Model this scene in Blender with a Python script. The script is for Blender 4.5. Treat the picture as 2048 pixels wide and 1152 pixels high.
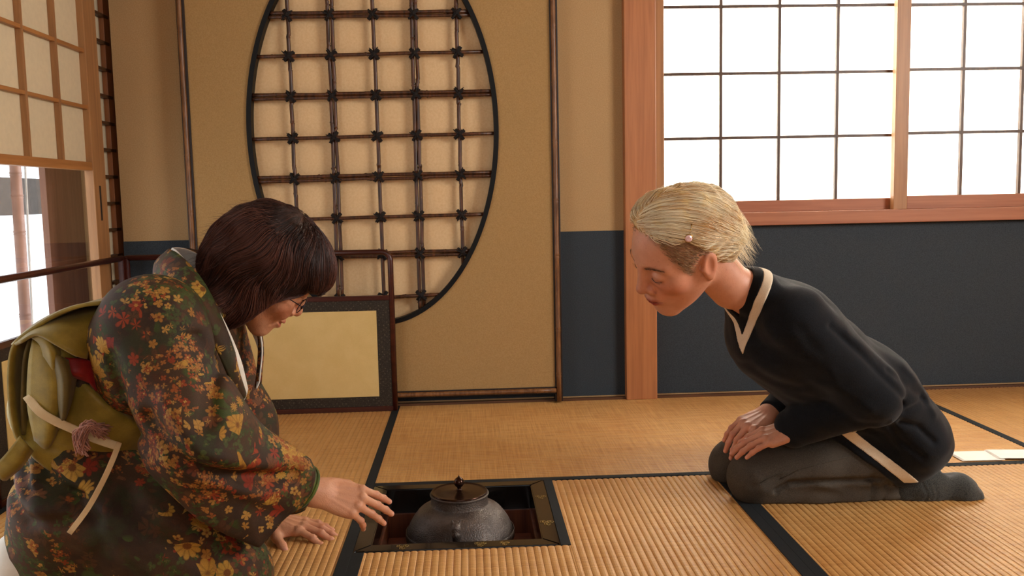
import bpy, bmesh, math, random
import numpy as np
from mathutils import Vector, Matrix
for o in list(bpy.data.objects): bpy.data.objects.remove(o, do_unlink=True)
S = bpy.context.scene
COL = S.collection

# ------------------------------------------------------------------ camera
F, YAW, PITCH, ROLL = 1803.4, .046437, .100696, -.020802
CAM = np.array([.25283, -2.20554, .713035])
_f = np.array([math.sin(YAW)*math.cos(PITCH), math.cos(YAW)*math.cos(PITCH), -math.sin(PITCH)])
_r = np.array([math.cos(YAW), -math.sin(YAW), 0.]); _u = np.cross(_r, _f)
CR = _r*math.cos(ROLL)+_u*math.sin(ROLL); CU = -_r*math.sin(ROLL)+_u*math.cos(ROLL); CF = _f
cd = bpy.data.cameras.new('camera'); cam = bpy.data.objects.new('camera', cd); COL.objects.link(cam)
cd.sensor_width = 36.; cd.lens = F/2048*36.; cd.clip_start = .05
cam.matrix_world = Matrix(((CR[0], CU[0], -CF[0], CAM[0]), (CR[1], CU[1], -CF[1], CAM[1]), (CR[2], CU[2], -CF[2], CAM[2]), (0, 0, 0, 1)))
S.camera = cam

# ------------------------------------------------------------------ world, daylight, exposure
W = bpy.data.worlds.new('overcast_sky'); S.world = W; W.use_nodes = True
bg = W.node_tree.nodes['Background']; bg.inputs[0].default_value = (.93, .97, 1., 1); bg.inputs[1].default_value = 2.3
def area(name, loc, target, sx, sy, power, col=(1, 1, 1)):
    l = bpy.data.lights.new(name, 'AREA'); l.shape = 'RECTANGLE'; l.size = sx; l.size_y = sy; l.energy = power; l.color = col
    o = bpy.data.objects.new(name, l); COL.objects.link(o); o.location = loc
    o.rotation_euler = (Vector(target)-Vector(loc)).to_track_quat('-Z', 'Y').to_euler()
    return o
# daylight falling through the garden window in the right wall and on the shoji at the back; the rear lamp is an added fill
area('daylight_right_window', (2.98, -1.30, 1.45), (-.2, .2, .7), 1.0, .85, 60, (1, .95, .88))
area('rear_fill', (.6, -3.62, 1.5), (.3, 0, .7), 1.5, .85, 6, (1, .95, .88))
area('daylight_on_shoji', (1.65, 1.75, 1.55), (1.65, .9, 1.25), 2.2, 1.5, 420, (1, .985, .96))
vs = S.view_settings; vs.view_transform = 'Standard'; vs.look = 'None'; vs.gamma = 1; vs.use_curve_mapping = False; vs.exposure = -0.12

# ------------------------------------------------------------------ helpers
def P(px, py, Y):
    "the point of the plane y=Y seen at photo pixel (px, py): used to take measures off the photograph"
    d = CF + CR*(px-1024)/F - CU*(py-576)/F
    return CAM + d*((Y-CAM[1])/d[1])
def PX(px, py, X):
    d = CF + CR*(px-1024)/F - CU*(py-576)/F
    return CAM + d*((X-CAM[0])/d[0])
def lin(h):
    h = h.lstrip('#'); c = [int(h[i:i+2], 16)/255 for i in (0, 2, 4)]
    return tuple(x/12.92 if x <= .04045 else ((x+.055)/1.055)**2.4 for x in c)+(1.,)
class NT:
    "small node-tree writer"
    def __init__(s, name):
        s.m = bpy.data.materials.new(name); s.m.use_nodes = True; s.t = s.m.node_tree
        s.b = s.t.nodes['Principled BSDF']; s.o = s.t.nodes['Material Output']
    def n(s, typ, **kw):
        x = s.t.nodes.new('ShaderNode'+typ)
        for k, v in kw.items():
            if k.startswith('i_'): s.set(x.inputs[k[2:].replace('_', ' ')], v)
            else: setattr(x, k, v)
        return x
    def set(s, inp, v):
        if isinstance(v, bpy.types.NodeSocket): s.t.links.new(v, inp)
        else: inp.default_value = v
    def math(s, op, a, b=0., c=0., clamp=False):
        x = s.t.nodes.new('ShaderNodeMath'); x.operation = op; x.use_clamp = clamp
        for i, v in enumerate((a, b, c)): s.set(x.inputs[i], v)
        return x.outputs[0]
    def vm(s, op, a, b=(0, 0, 0), sc=1., out=0):
        x = s.t.nodes.new('ShaderNodeVectorMath'); x.operation = op
        s.set(x.inputs[0], a); s.set(x.inputs[1], b)
        if op == 'SCALE': s.set(x.inputs[3], sc)
        return x.outputs[1] if op in ('DOT_PRODUCT', 'LENGTH', 'DISTANCE') else x.outputs[0]
    def mix(s, fac, a, b, mode='MIX'):
        x = s.t.nodes.new('ShaderNodeMix'); x.data_type = 'RGBA'; x.blend_type = mode
        s.set(x.inputs[0], fac); s.set(x.inputs[6], a); s.set(x.inputs[7], b)
        return x.outputs[2]
    def ss(s, v, a, b, lo=0., hi=1.):
        x = s.t.nodes.new('ShaderNodeMapRange'); x.interpolation_type = 'SMOOTHSTEP'
        s.set(x.inputs[0], v); s.set(x.inputs[1], a); s.set(x.inputs[2], b); s.set(x.inputs[3], lo); s.set(x.inputs[4], hi)
        return x.outputs[0]
    def co(s, scale=(1, 1, 1), rot=(0, 0, 0)):
        g = s.t.nodes.new('ShaderNodeNewGeometry')
        mp = s.t.nodes.new('ShaderNodeMapping'); mp.inputs['Scale'].default_value = scale; mp.inputs['Rotation'].default_value = rot
        s.t.links.new(g.outputs['Position'], mp.inputs[0]); return mp.outputs[0]
    def noise(s, vec, scale, detail=3., rough=.55, out=0, dist=0.):
        x = s.t.nodes.new('ShaderNodeTexNoise'); s.set(x.inputs['Vector'], vec); x.inputs['Scale'].default_value = scale
        x.inputs['Detail'].default_value = detail; x.inputs['Roughness'].default_value = rough; x.inputs['Distortion'].default_value = dist
        return x.outputs[out]
    def bump(s, h, strength=.3, dist=.001):
        x = s.t.nodes.new('ShaderNodeBump'); x.inputs['Strength'].default_value = strength; x.inputs['Distance'].default_value = dist
        s.set(x.inputs['Height'], h); s.t.links.new(x.outputs[0], s.b.inputs['Normal'])
    def fin(s, color=None, rough=.5, metal=0., spec=.5, sheen=0., coat=0.):
        if color is not None: s.set(s.b.inputs['Base Color'], color)
        s.set(s.b.inputs['Roughness'], rough); s.b.inputs['Metallic'].default_value = metal
        s.b.inputs['Specular IOR Level'].default_value = spec; s.b.inputs['Sheen Weight'].default_value = sheen
        s.b.inputs['Coat Weight'].default_value = coat
        return s.m
def plain(name, c, rough=.5, metal=0., var=.12, scale=30., spec=.5, coat=0., sheen=0., bump=0., bs=200.):
    n = NT(name); v = n.noise(n.co(), scale); f = n.ss(v, .3, .7)
    a = lin(c); k = [tuple(min(1, x*(1+s*var)) for x in a[:3])+(1,) for s in (-1, 1)]
    if bump: n.bump(n.noise(n.co(), bs, 2.), bump, .001)
    return n.fin(n.mix(f, k[0], k[1]), rough, metal, spec, sheen, coat)
def wood(name, c1, c2, axis=2, rough=.45, scale=1.):
    n = NT(name); sc = [38.*scale]*3; sc[axis] = 1.6*scale
    g = n.noise(n.co(tuple(sc)), 1., 5., .6, dist=.6); g2 = n.noise(n.co(tuple(x*4 for x in sc)), 1., 2.)
    f = n.math('ADD', n.math('MULTIPLY', g, .75), n.math('MULTIPLY', g2, .25))
    n.bump(g2, .12, .0006)
    return n.fin(n.mix(n.ss(f, .32, .68), lin(c1), lin(c2)), rough)

def link(name, me, mat, parent=None, smooth=False):
    o = bpy.data.objects.new(name, me); COL.objects.link(o)
    if mat is not None and len(me.materials) == 0: me.materials.append(mat)
    if parent is not None:
        o.parent = parent; o.matrix_parent_inverse = PINV[parent.name]
    if smooth: me.polygons.foreach_set('use_smooth', [True]*len(me.polygons))
    PINV[o.name] = Matrix.Identity(4) if parent is None else PINV[parent.name] if False else Matrix.Identity(4)
    return o
PINV = {}
def root(name, loc, label=None, cat=None, group=None, kind=None):
    o = bpy.data.objects.new(name, None); COL.objects.link(o); o.location = loc; o.empty_display_size = .05
    PINV[o.name] = Matrix.Translation(-Vector(loc)); tag(o, label, cat, group, kind); return o
def tag(o, label=None, cat=None, group=None, kind=None):
    if label: o['label'] = label
    if cat: o['category'] = cat
    if group: o['group'] = group
    if kind: o['kind'] = kind
    return o
def mesh(name, v, f, mat, parent=None, smooth=False):
    me = bpy.data.meshes.new(name); me.from_pydata([tuple(map(float, p)) for p in v], [], [tuple(map(int, q)) for q in f]); me.update()
    return link(name, me, mat, parent, smooth)
def boxes(name, lst, mat, parent=None, bev=0.):
    "one mesh out of axis-aligned boxes ((x0,x1),(y0,y1),(z0,z1)), edges bevelled"
    bm = bmesh.new()
    for (x, y, z) in lst:
        vs_ = [bm.verts.new((x[i & 1], y[(i >> 1) & 1], z[(i >> 2) & 1])) for i in range(8)]
        for q in ((0, 2, 3, 1), (4, 5, 7, 6), (0, 1, 5, 4), (2, 6, 7, 3), (0, 4, 6, 2), (1, 3, 7, 5)): bm.faces.new([vs_[i] for i in q])
    if bev: bmesh.ops.bevel(bm, geom=bm.edges[:], offset=bev, segments=2, affect='EDGES', profile=.6)
    bmesh.ops.recalc_face_normals(bm, faces=bm.faces[:])
    me = bpy.data.meshes.new(name); bm.to_mesh(me); bm.free()
    return link(name, me, mat, parent)
def box(name, x, y, z, mat, parent=None, bev=.0015): return boxes(name, [(x, y, z)], mat, parent, bev)
def tube_vf(pts, rad, n=10, closed=False, caps=True, up=None):
    pts = np.asarray(pts, float); m = len(pts); rad = np.broadcast_to(np.asarray(rad, float), (m,))
    T = np.gradient(pts, axis=0) if not closed else np.roll(pts, -1, 0)-np.roll(pts, 1, 0)
    T /= np.linalg.norm(T, axis=1, keepdims=True)+1e-12
    u = np.cross(T[0], (0, 0, 1.) if abs(T[0][2]) < .9 else (0, 1., 0)) if up is None else np.asarray(up, float)
    V = []
    for i in range(m):
        u = u-T[i]*(u@T[i]); u /= np.linalg.norm(u)+1e-12; w = np.cross(T[i], u)
        a = np.arange(n)*2*math.pi/n
        V.append(pts[i]+rad[i]*(np.outer(np.cos(a), u)+np.outer(np.sin(a), w)))
    V = np.concatenate(V); Fc = []
    for i in range(m if closed else m-1):
        for j in range(n):
            a, b = i*n+j, i*n+(j+1) % n; c, d = ((i+1) % m)*n+(j+1) % n, ((i+1) % m)*n+j
            Fc.append((a, b, c, d))
    if caps and not closed: Fc += [tuple(range(n))[::-1], tuple(range((m-1)*n, m*n))]
    return V, Fc
def tube(name, pts, rad, mat, parent=None, n=10, closed=False, smooth=True):
    v, f = tube_vf(pts, rad, n, closed); return mesh(name, v, f, mat, parent, smooth)
def lathe(name, prof, c, mat, parent=None, n=48, smooth=True):
    "surface of revolution about the vertical through c; prof = [(r, z)...]"
    a = np.arange(n)*2*math.pi/n; V = []; Fc = []
    for r, z in prof: V += [(c[0]+r*math.cos(t), c[1]+r*math.sin(t), c[2]+z) for t in a]
    for i in range(len(prof)-1):
        for j in range(n): Fc.append((i*n+j, i*n+(j+1) % n, (i+1)*n+(j+1) % n, (i+1)*n+j))
    return mesh(name, V, Fc, mat, parent, smooth)
def crom(pts, k=8, closed=False):
    "Catmull-Rom through pts"
    p = np.asarray(pts, float); n = len(p)
    if closed: q = np.concatenate([p[-1:], p, p[:2]]); seg = n
    else: q = np.concatenate([2*p[:1]-p[1:2], p, 2*p[-1:]-p[-2:-1]]); seg = n-1
    o = []
    for i in range(seg):
        a, b, c, d = q[i], q[i+1], q[i+2], q[i+3]
        for t in np.arange(k)/k: o.append(.5*((2*b)+(c-a)*t+(2*a-5*b+4*c-d)*t*t+(3*b-a-3*c+d)*t**3))
    if not closed: o.append(p[-1])
    return np.array(o)
def patch_vf(grid, k=6, thick=.003, ku=None):
    "smooth cloth sheet through a grid of 3-D control points, with real thickness"
    g = np.asarray(grid, float); ku = ku or k
    rows = np.array([crom(r, k) for r in g]); g2 = np.array([crom(rows[:, j], ku) for j in range(rows.shape[1])]).transpose(1, 0, 2)
    m, n = g2.shape[:2]
    du = np.gradient(g2, axis=0); dv = np.gradient(g2, axis=1); N = np.cross(du, dv); N /= np.linalg.norm(N, axis=2, keepdims=True)+1e-12
    A = (g2+N*thick/2).reshape(-1, 3); B = (g2-N*thick/2).reshape(-1, 3); V = np.concatenate([A, B]); o = m*n; Fc = []
    for i in range(m-1):
        for j in range(n-1):
            a, b, c, d = i*n+j, i*n+j+1, (i+1)*n+j+1, (i+1)*n+j
            Fc += [(a, b, c, d), (o+d, o+c, o+b, o+a)]
    ring = [j for j in range(n)]+[i*n+n-1 for i in range(1, m)]+[(m-1)*n+j for j in range(n-2, -1, -1)]+[i*n for i in range(m-2, 0, -1)]
    for a, b in zip(ring, ring[1:]+ring[:1]): Fc.append((b, a, o+a, o+b))
    return V, Fc
def patch(name, grid, mat, parent=None, k=6, thick=.003, ku=None):
    v, f = patch_vf(grid, k, thick, ku); return mesh(name, v, f, mat, parent, True)

# ------------------------------------------------------------------ implicit modelling: smooth unions of round cones, meshed by surface nets
def vlen(a): return np.sqrt(np.einsum('ij,ij->i', a, a))
def cone(p, a, b, ra, rb):
    a = np.asarray(a, np.float32); b = np.asarray(b, np.float32); ba = b-a; pa = p-a
    t = np.clip(pa@ba/max(float(ba@ba), 1e-12), 0, 1); return vlen(pa-t[:, None]*ba)-(ra+(rb-ra)*t)
def fcone(p, a, b, ra, rb, ax, k):
    "round cone flattened (k<1) or widened (k>1) along unit axis ax"
    ax = np.asarray(ax, np.float32); ax = ax/np.linalg.norm(ax); c = (np.asarray(a, np.float32)+np.asarray(b, np.float32))/2
    q = p-c; q = q+np.outer(q@ax, ax)*(1/k-1); d = lambda v: (np.asarray(v, np.float32)-c)+ax*float((np.asarray(v, np.float32)-c)@ax)*(1/k-1)
    return cone(q, d(a), d(b), ra, rb)*min(1., .5+.5*k)
def ball(p, c, r): return vlen(p-np.asarray(c, np.float32))-r
def ell(p, c, r, M=None):
    q = p-np.asarray(c, np.float32)
    if M is not None: q = q@np.asarray(M, np.float32)
    r = np.asarray(r, np.float32); k0 = vlen(q/r); k1 = vlen(q/(r*r))
    return np.where(k0 < 1e-6, -r.min(), k0*(k0-1)/np.maximum(k1, 1e-9))
def chain(p, pts, rs, k=.01):
    d = None
    for i in range(len(pts)-1):
        e = cone(p, pts[i], pts[i+1], rs[i], rs[i+1]); d = e if d is None else smin(d, e, k)
    return d
def smin(a, b, k):
    h = np.maximum(k-np.abs(a-b), 0)/k; return np.minimum(a, b)-h*h*k*.25
def smax(a, b, k): return -smin(-a, -b, k)
def poly2(x, y, pts):
    "signed distance to a polygon"
    pts = np.asarray(pts, np.float32); d = np.full(x.shape, 1e9, np.float32); s = np.ones(x.shape, np.float32); n = len(pts); j = n-1
    for i in range(n):
        e = pts[j]-pts[i]; wx = x-pts[i, 0]; wy = y-pts[i, 1]; t = np.clip((wx*e[0]+wy*e[1])/max(float(e@e), 1e-12), 0, 1)
        d = np.minimum(d, (wx-e[0]*t)**2+(wy-e[1]*t)**2)
        c1 = y >= pts[i, 1]; c2 = y < pts[j, 1]; c3 = e[0]*wy > e[1]*wx
        flip = (c1 & c2 & c3) | (~c1 & ~c2 & ~c3); s = np.where(flip, -s, s); j = i
    return s*np.sqrt(d)
def line_d(p, pts):
    pts = np.asarray(pts, np.float32); d = np.full(len(p), 1e9, np.float32)
    for a, b in zip(pts[:-1], pts[1:]):
        ba = b-a; pa = p-a; t = np.clip(pa@ba/max(float(ba@ba), 1e-12), 0, 1); d = np.minimum(d, vlen(pa-t[:, None]*ba))
    return d
def fold(p, pts, depth, w):
    d = line_d(p, pts)/w; return depth*np.exp(-d*d)
def wob(p, seed, freq, n=5):
    "cheap smooth 3-D noise, -1..1"
    r = np.random.RandomState(seed); o = np.zeros(len(p), np.float32)
    for i in range(n):
        k = r.normal(size=3); k = k/np.linalg.norm(k)*freq*(.6+.9*r.rand()); o += np.sin(p@k.astype(np.float32)+r.rand()*6.28)
    return o/n
def nets(f, lo, hi, h, project=1, band=1.4):
    lo = np.asarray(lo, float)-2*h; hi = np.asarray(hi, float)+2*h; C = 4
    nc = np.ceil((hi-lo)/(h*C)).astype(int)+1; H = h*C
    g = np.stack(np.meshgrid(*[np.arange(n) for n in nc], indexing='ij'), -1).reshape(-1, 3)
    dc = f((lo+(g+.5)*H).astype(np.float32)); g = g[np.abs(dc) < H*band]
    o = np.stack(np.meshgrid(*[np.arange(2)]*3, indexing='ij'), -1).reshape(-1, 3)
    g = (g[:, None]*2+o[None]).reshape(-1, 3); dc = f((lo+(g+.5)*H/2).astype(np.float32)); g = g[np.abs(dc) < H/2*(band+.25)]
    cells = (g[:, None]*2+o[None]).reshape(-1, 3); N = nc*C+2
    cid = lambda c: (c[..., 0]*N[1]+c[..., 1])*N[2]+c[..., 2]
    off = np.array([(i, j, k) for i in (0, 1) for j in (0, 1) for k in (0, 1)])
    ids = cid(cells[:, None]+off[None]); u, inv = np.unique(ids, return_inverse=True); inv = inv.reshape(ids.shape)
    co = np.stack([u//(N[1]*N[2]), (u//N[2]) % N[1], u % N[2]], -1)
    val = np.concatenate([f((lo+co[i:i+400000]*h).astype(np.float32)) for i in range(0, len(co), 400000)])
    cv = val[inv]; ins = cv < 0; act = ins.any(1) & ~ins.all(1); cells = cells[act]; cv = cv[act]
    acc = np.zeros((len(cells), 3)); cnt = np.zeros(len(cells))
    for a in range(8):
        for b in range(a+1, 8):
            if np.abs(off[a]-off[b]).sum() != 1: continue
            m = (cv[:, a] < 0) != (cv[:, b] < 0); t = cv[:, a]/(cv[:, a]-cv[:, b]+1e-20)
            acc[m] += (off[a]+t[:, None]*(off[b]-off[a]))[m]; cnt[m] += 1
    V = lo+(cells+acc/np.maximum(cnt, 1)[:, None])*h
    key = cid(cells); order = np.argsort(key); ks = key[order]; quads = []
    st = np.array([N[1]*N[2], N[2], 1])
    for ax in range(3):
        nb = u+st[ax]; j = np.searchsorted(u, nb); j = np.minimum(j, len(u)-1); ok = u[j] == nb
        a = val; b = val[j]; m = ok & ((a < 0) != (b < 0)); e = u[m]; flip = a[m] < 0
        b1, b2 = [(1, 2), (2, 0), (0, 1)][ax]
        q = np.stack([e-st[b1]-st[b2], e-st[b2], e, e-st[b1]], 1); jj = np.minimum(np.searchsorted(ks, q), len(ks)-1)
        good = (ks[jj] == q).all(1); Q = order[jj][good]; fl = flip[good]
        Q[~fl] = Q[~fl][:, ::-1]; quads.append(Q)
    Q = np.concatenate(quads)
    for _ in range(project): V = newton(f, V, h)
    return V, Q
def newton(f, V, h):
    e = h*.35; out = []
    for i in range(0, len(V), 300000):
        v = V[i:i+300000].astype(np.float32); d = f(v); gr = np.stack([f(v+np.eye(3, dtype=np.float32)[k]*e)-d for k in range(3)], -1)/e
        g2 = np.maximum((gr*gr).sum(1), .2); st = np.clip(d/g2, -h, h); out.append(v-gr*st[:, None])
    return np.concatenate(out)
def grad(f, V, e=.001):
    v = V.astype(np.float32); gr = np.stack([f(v+np.eye(3, dtype=np.float32)[k]*e)-f(v-np.eye(3, dtype=np.float32)[k]*e) for k in range(3)], -1)
    return gr/(np.linalg.norm(gr, axis=1, keepdims=True)+1e-12)
def sdf_obj(name, f, lo, hi, h, mat, parent=None, fine=None, fine_h=None, col=None, band=1.4):
    V, Q = nets(f, lo, hi, h, 1, band)
    if fine is not None:                                   # fine = [(centre, radius)...]: the same surface meshed finer there (face, hands)
        ins = lambda X, k, m: ((X-np.asarray(fine[k][0]))**2).sum(1) < (fine[k][1]-m)**2
        drop = np.zeros(len(Q), bool); VV = [V]; QQ = []; n0 = len(V)
        for k in range(len(fine)): drop |= ins(V, k, .0025)[Q].all(1)
        QQ.append(Q[~drop])
        for k, (c, r) in enumerate(fine):
            v, q = nets(f, np.asarray(c)-r-.004, np.asarray(c)+r+.004, fine_h, 1); keep = ins(v, k, 0)[q].all(1)
            for k2 in range(k): keep &= ~ins(v, k2, .0025)[q].all(1)
            VV.append(v); QQ.append(q[keep]+n0); n0 += len(v)
        V = np.concatenate(VV); Q = np.concatenate(QQ); use, inv = np.unique(Q, return_inverse=True); V = V[use]; Q = inv.reshape(Q.shape)
    me = bpy.data.meshes.new(name); me.vertices.add(len(V)); me.vertices.foreach_set('co', V.astype(np.float32).ravel())
    me.loops.add(Q.size); me.loops.foreach_set('vertex_index', Q.astype(np.int32).ravel())
    me.polygons.add(len(Q)); me.polygons.foreach_set('loop_start', np.arange(0, Q.size, 4, dtype=np.int32)); me.update(calc_edges=True); me.validate()
    o = link(name, me, mat, parent, True)
    if col is not None:
        a = me.color_attributes.new('tint', 'FLOAT_COLOR', 'POINT'); c = np.ones((len(V), 4), np.float32); c[:, :] = col(V.astype(np.float32))
        a.data.foreach_set('color', c.ravel())
    return o
def joinvf(lst):
    V = []; Fc = []; o = 0
    for v, f in lst:
        V.append(np.asarray(v, float)); Fc += [tuple(i+o for i in q) for q in f]; o += len(v)
    return np.concatenate(V), Fc
rng = np.random.RandomState(7); random.seed(7)

# ------------------------------------------------------------------ materials of the room
def tatami(name, ribs_along):
    n = NT(name); g = n.t.nodes.new('ShaderNodeNewGeometry'); sp = n.t.nodes.new('ShaderNodeSeparateXYZ'); n.t.links.new(g.outputs['Position'], sp.inputs[0])
    along = sp.outputs[1 if ribs_along == 'y' else 0]; across = sp.outputs[0 if ribs_along == 'y' else 1]
    st = (260., 5., 1.) if ribs_along == 'x' else (5., 260., 1.)
    straw = n.noise(n.co(st), 1., 3., .65); big = n.noise(n.co(), 3.2, 3.); mid = n.noise(n.co(), 24., 3.)
    cell = n.noise(n.co((66.7, 9., 1.) if ribs_along == 'y' else (9., 66.7, 1.)), 1., 1.)
    c = n.mix(n.ss(straw, .25, .75), lin('#b07e44'), lin('#d8a868'))
    c = n.mix(n.ss(big, .3, .7, 0., .35), c, lin('#b47a3e')); c = n.mix(n.ss(cell, .35, .7, 0., .28), c, lin('#e0b476'))
    c = n.mix(n.ss(mid, .55, .75, 0., .18), c, lin('#8c5a2a'))
    wv = n.math('SINE', n.math('MULTIPLY', along, 2*math.pi/.0034)); h = n.math('ADD', n.math('MULTIPLY', wv, .5), n.math('MULTIPLY', straw, 1.2))
    n.bump(h, .35, .0006)
    return n.fin(c, .40, spec=.5)
M = {}
M['tat_y'] = tatami('rush_weave_deep', 'y'); M['tat_x'] = tatami('rush_weave_wide', 'x')
def heri():
    n = NT('black_border_cloth'); w = n.noise(n.co((900, 900, 900)), 1., 1.)
    n.bump(w, .4, .0005); return n.fin(n.mix(w, lin('#14171a'), lin('#262a2c')), .8, spec=.25)
M['heri'] = heri()
def plaster(name, c1, c2, sc=260.):
    n = NT(name); a = n.noise(n.co(), sc, 4., .7); b = n.noise(n.co(), 5., 3.)
    c = n.mix(n.ss(a, .3, .7), lin(c1), lin(c2)); c = n.mix(n.ss(b, .35, .7, 0., .16), c, lin(c1))
    n.bump(a, .35, .0012); return n.fin(c, .92, spec=.15)
M['wall'] = plaster('sand_plaster', '#ab8b62', '#bb9b70'); M['panel'] = plaster('ochre_panel_plaster', '#a08052', '#af8d5e')
M['cream'] = plaster('cream_backing', '#dcb88a', '#e6c598', 120.)
def navy():
    n = NT('indigo_paper'); a = n.noise(n.co(), 420., 3., .7); st = n.noise(n.co((300, 300, 6)), 1., 2.)
    c = n.mix(n.ss(a, .3, .7), lin('#2e343a'), lin('#3f464d')); c = n.mix(n.ss(st, .5, .8, 0., .3), c, lin('#3c4248'))
    n.bump(a, .3, .0006); return n.fin(c, .85, spec=.2)
M['navy'] = navy()
M['cedar'] = wood('cedar', '#946640', '#ae7e50', 2); M['cedar_x'] = wood('cedar_horizontal', '#96593a', '#aa6c4a', 0)
M['cedar_y'] = wood('cedar_door_rail', '#9a6434', '#b57c46', 1)
M['pillar'] = wood('pillar_cedar', '#a2653e', '#b97a4c', 2, .42)
M['darkwood'] = wood('dark_sill_wood', '#4a2c1a', '#6a4226', 0)
M['kumiko'] = wood('lattice_wood', '#3e2818', '#563a24', 2)
def paper(name, c, tr):
    n = NT(name); v = n.noise(n.co(), 60., 4.); col = n.mix(n.ss(v, .3, .7), lin(c), tuple(min(1, x*1.05) for x in lin(c)[:3])+(1,))
    t = n.n('BsdfTranslucent'); n.set(t.inputs[0], col); n.fin(col, .9, spec=.1); mx = n.n('MixShader'); mx.inputs[0].default_value = tr
    n.t.links.new(n.b.outputs[0], mx.inputs[1]); n.t.links.new(t.outputs[0], mx.inputs[2]); n.t.links.new(mx.outputs[0], n.o.inputs[0]); return n.m
M['washi'] = paper('white_washi', '#f6f3ec', .7); M['washi_warm'] = paper('cream_washi', '#dccdb0', .22)
def glass():
    n = NT('window_glass'); t = n.n('BsdfTransparent'); g = n.n('BsdfGlossy'); g.inputs['Roughness'].default_value = .02
    v = n.noise(n.co(), 2., 1.); fr = n.n('Fresnel'); fr.inputs[0].default_value = 1.45
    mx = n.n('MixShader'); n.t.links.new(n.math('ADD', n.math('MULTIPLY', fr.outputs[0], .3), n.math('MULTIPLY', v, .01)), mx.inputs[0]); n.t.links.new(t.outputs[0], mx.inputs[1]); n.t.links.new(g.outputs[0], mx.inputs[2])
    n.t.links.new(mx.outputs[0], n.o.inputs[0]); return n.m
M['glass'] = glass()
M['ceil'] = wood('ceiling_boards', '#8c6a44', '#a07c52', 0, .6)

# ------------------------------------------------------------------ floor: tatami mats laid round the sunken hearth
XL, XR, YB, YF, ZC = -.912, 3.0, .90, -3.6, 2.25
HS = .425                                                     # outer side of the hearth frame
floor = boxes('floor', [((XL-.1, 0.005), (YF, YB+.1), (-.12, -.056)), ((HS-.005, XR+.1), (YF, YB+.1), (-.12, -.056)), ((0.005, HS-.005), (YF, -HS+.005), (-.12, -.056)), ((.005, HS-.005), (-.005, YB+.1), (-.12, -.056))], M['darkwood'])
tag(floor, 'tatami covered tea room floor', kind='structure')
def mat_mesh(rects, along):
    "ribbed rush surface: one shallow rounded ridge every 15 mm; rects = pieces (x0,x1,y0,y1) of one mat"
    V = []; Fc = []
    for (x0, x1, y0, y1) in rects:
        a0, a1 = (x0, x1) if along == 'y' else (y0, y1); b0, b1 = (y0, y1) if along == 'y' else (x0, x1)
        k0 = math.floor(a0/.0147); prof = []
        for k in range(k0, math.ceil(a1/.0147)+1):
            for t, z in ((0, -.0016), (.12, -.0004), (.35, .0004), (.65, .0004), (.88, -.0004)):
                a = (k+t)*.0147
                if a0 < a < a1: prof.append((a, z))
        prof = [(a0, -.055), (a0, -.0004)]+prof+[(a1, -.0004), (a1, -.055)]
        o = len(V)
        for b in (b0, b1):
            for a, z in prof: V.append((a, b, z) if along == 'y' else (b, a, z))
        m = len(prof)
        for i in range(m-1): Fc.append((o+i, o+i+1, o+m+i+1, o+m+i) if along == 'x' else (o+i, o+m+i, o+m+i+1, o+i+1))
        Fc += [tuple(range(o, o+m)), tuple(range(o+m, o+2*m))[::-1]]
    return V, Fc
def lay_mat(rects, along, borders):
    v, f = mat_mesh(rects, along); o = mesh('tatami_mat', v, f, M['tat_'+along], floor)
    for (x0, x1, y0, y1) in borders: box('border', (x0, x1), (y0, y1), (-.05, .0016), M['heri'], o, .0008)
HB = .024
lay_mat([(HB, HS, -.88, -HS), (HS+.021, .88-HB, -.88, 0), (HS, HS+.021, -.88, -HS)], 'y', [(0, HB, -.88, -HS), (.88-HB, .88, -.88, 0), (HS, HS+.021, -HS, 0)])
lay_mat([(0, 1.76, HB, .876)], 'x', [(0, 1.76, 0, HB)])
lay_mat([(-.88+HB, -HB, -.88, .876)], 'y', [(-HB, 0, -.88, .876), (-.88, -.88+HB, -.88, .876)])
lay_mat([(.88+HB, 1.76-HB, -1.76, 0)], 'y', [(.88, .88+HB, -1.76, 0), (1.76-HB, 1.76, -1.76, 0)])
lay_mat([(1.76+HB, 2.64-HB, -.88, .876)], 'y', [(1.76, 1.76+HB, -.88, .876), (2.64-HB, 2.64, -.88, .876)])
lay_mat([(-.88, .88, -1.76+HB, -.88-HB)], 'x', [(-.88, .88, -.88-HB, -.88), (-.88, .88, -1.76, -1.76+HB)])
lay_mat([(-.88, .88, -2.64+HB, -1.76-HB)], 'x', [(-.88, .88, -1.76-HB, -1.76), (-.88, .88, -2.64, -2.64+HB)])
lay_mat([(1.76+HB, 2.64-HB, -2.64, -.88)], 'y', [(1.76, 1.76+HB, -2.64, -.88), (2.64-HB, 2.64, -2.64, -.88)])
tag(boxes('trim_1', [((XL, .79), (.877, YB), (-.05, .007)), ((.895, XR), (.877, YB), (-.05, .007))], M['darkwood'], None, .001), 'wooden strip where mats meet the back wall', kind='structure')

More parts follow.
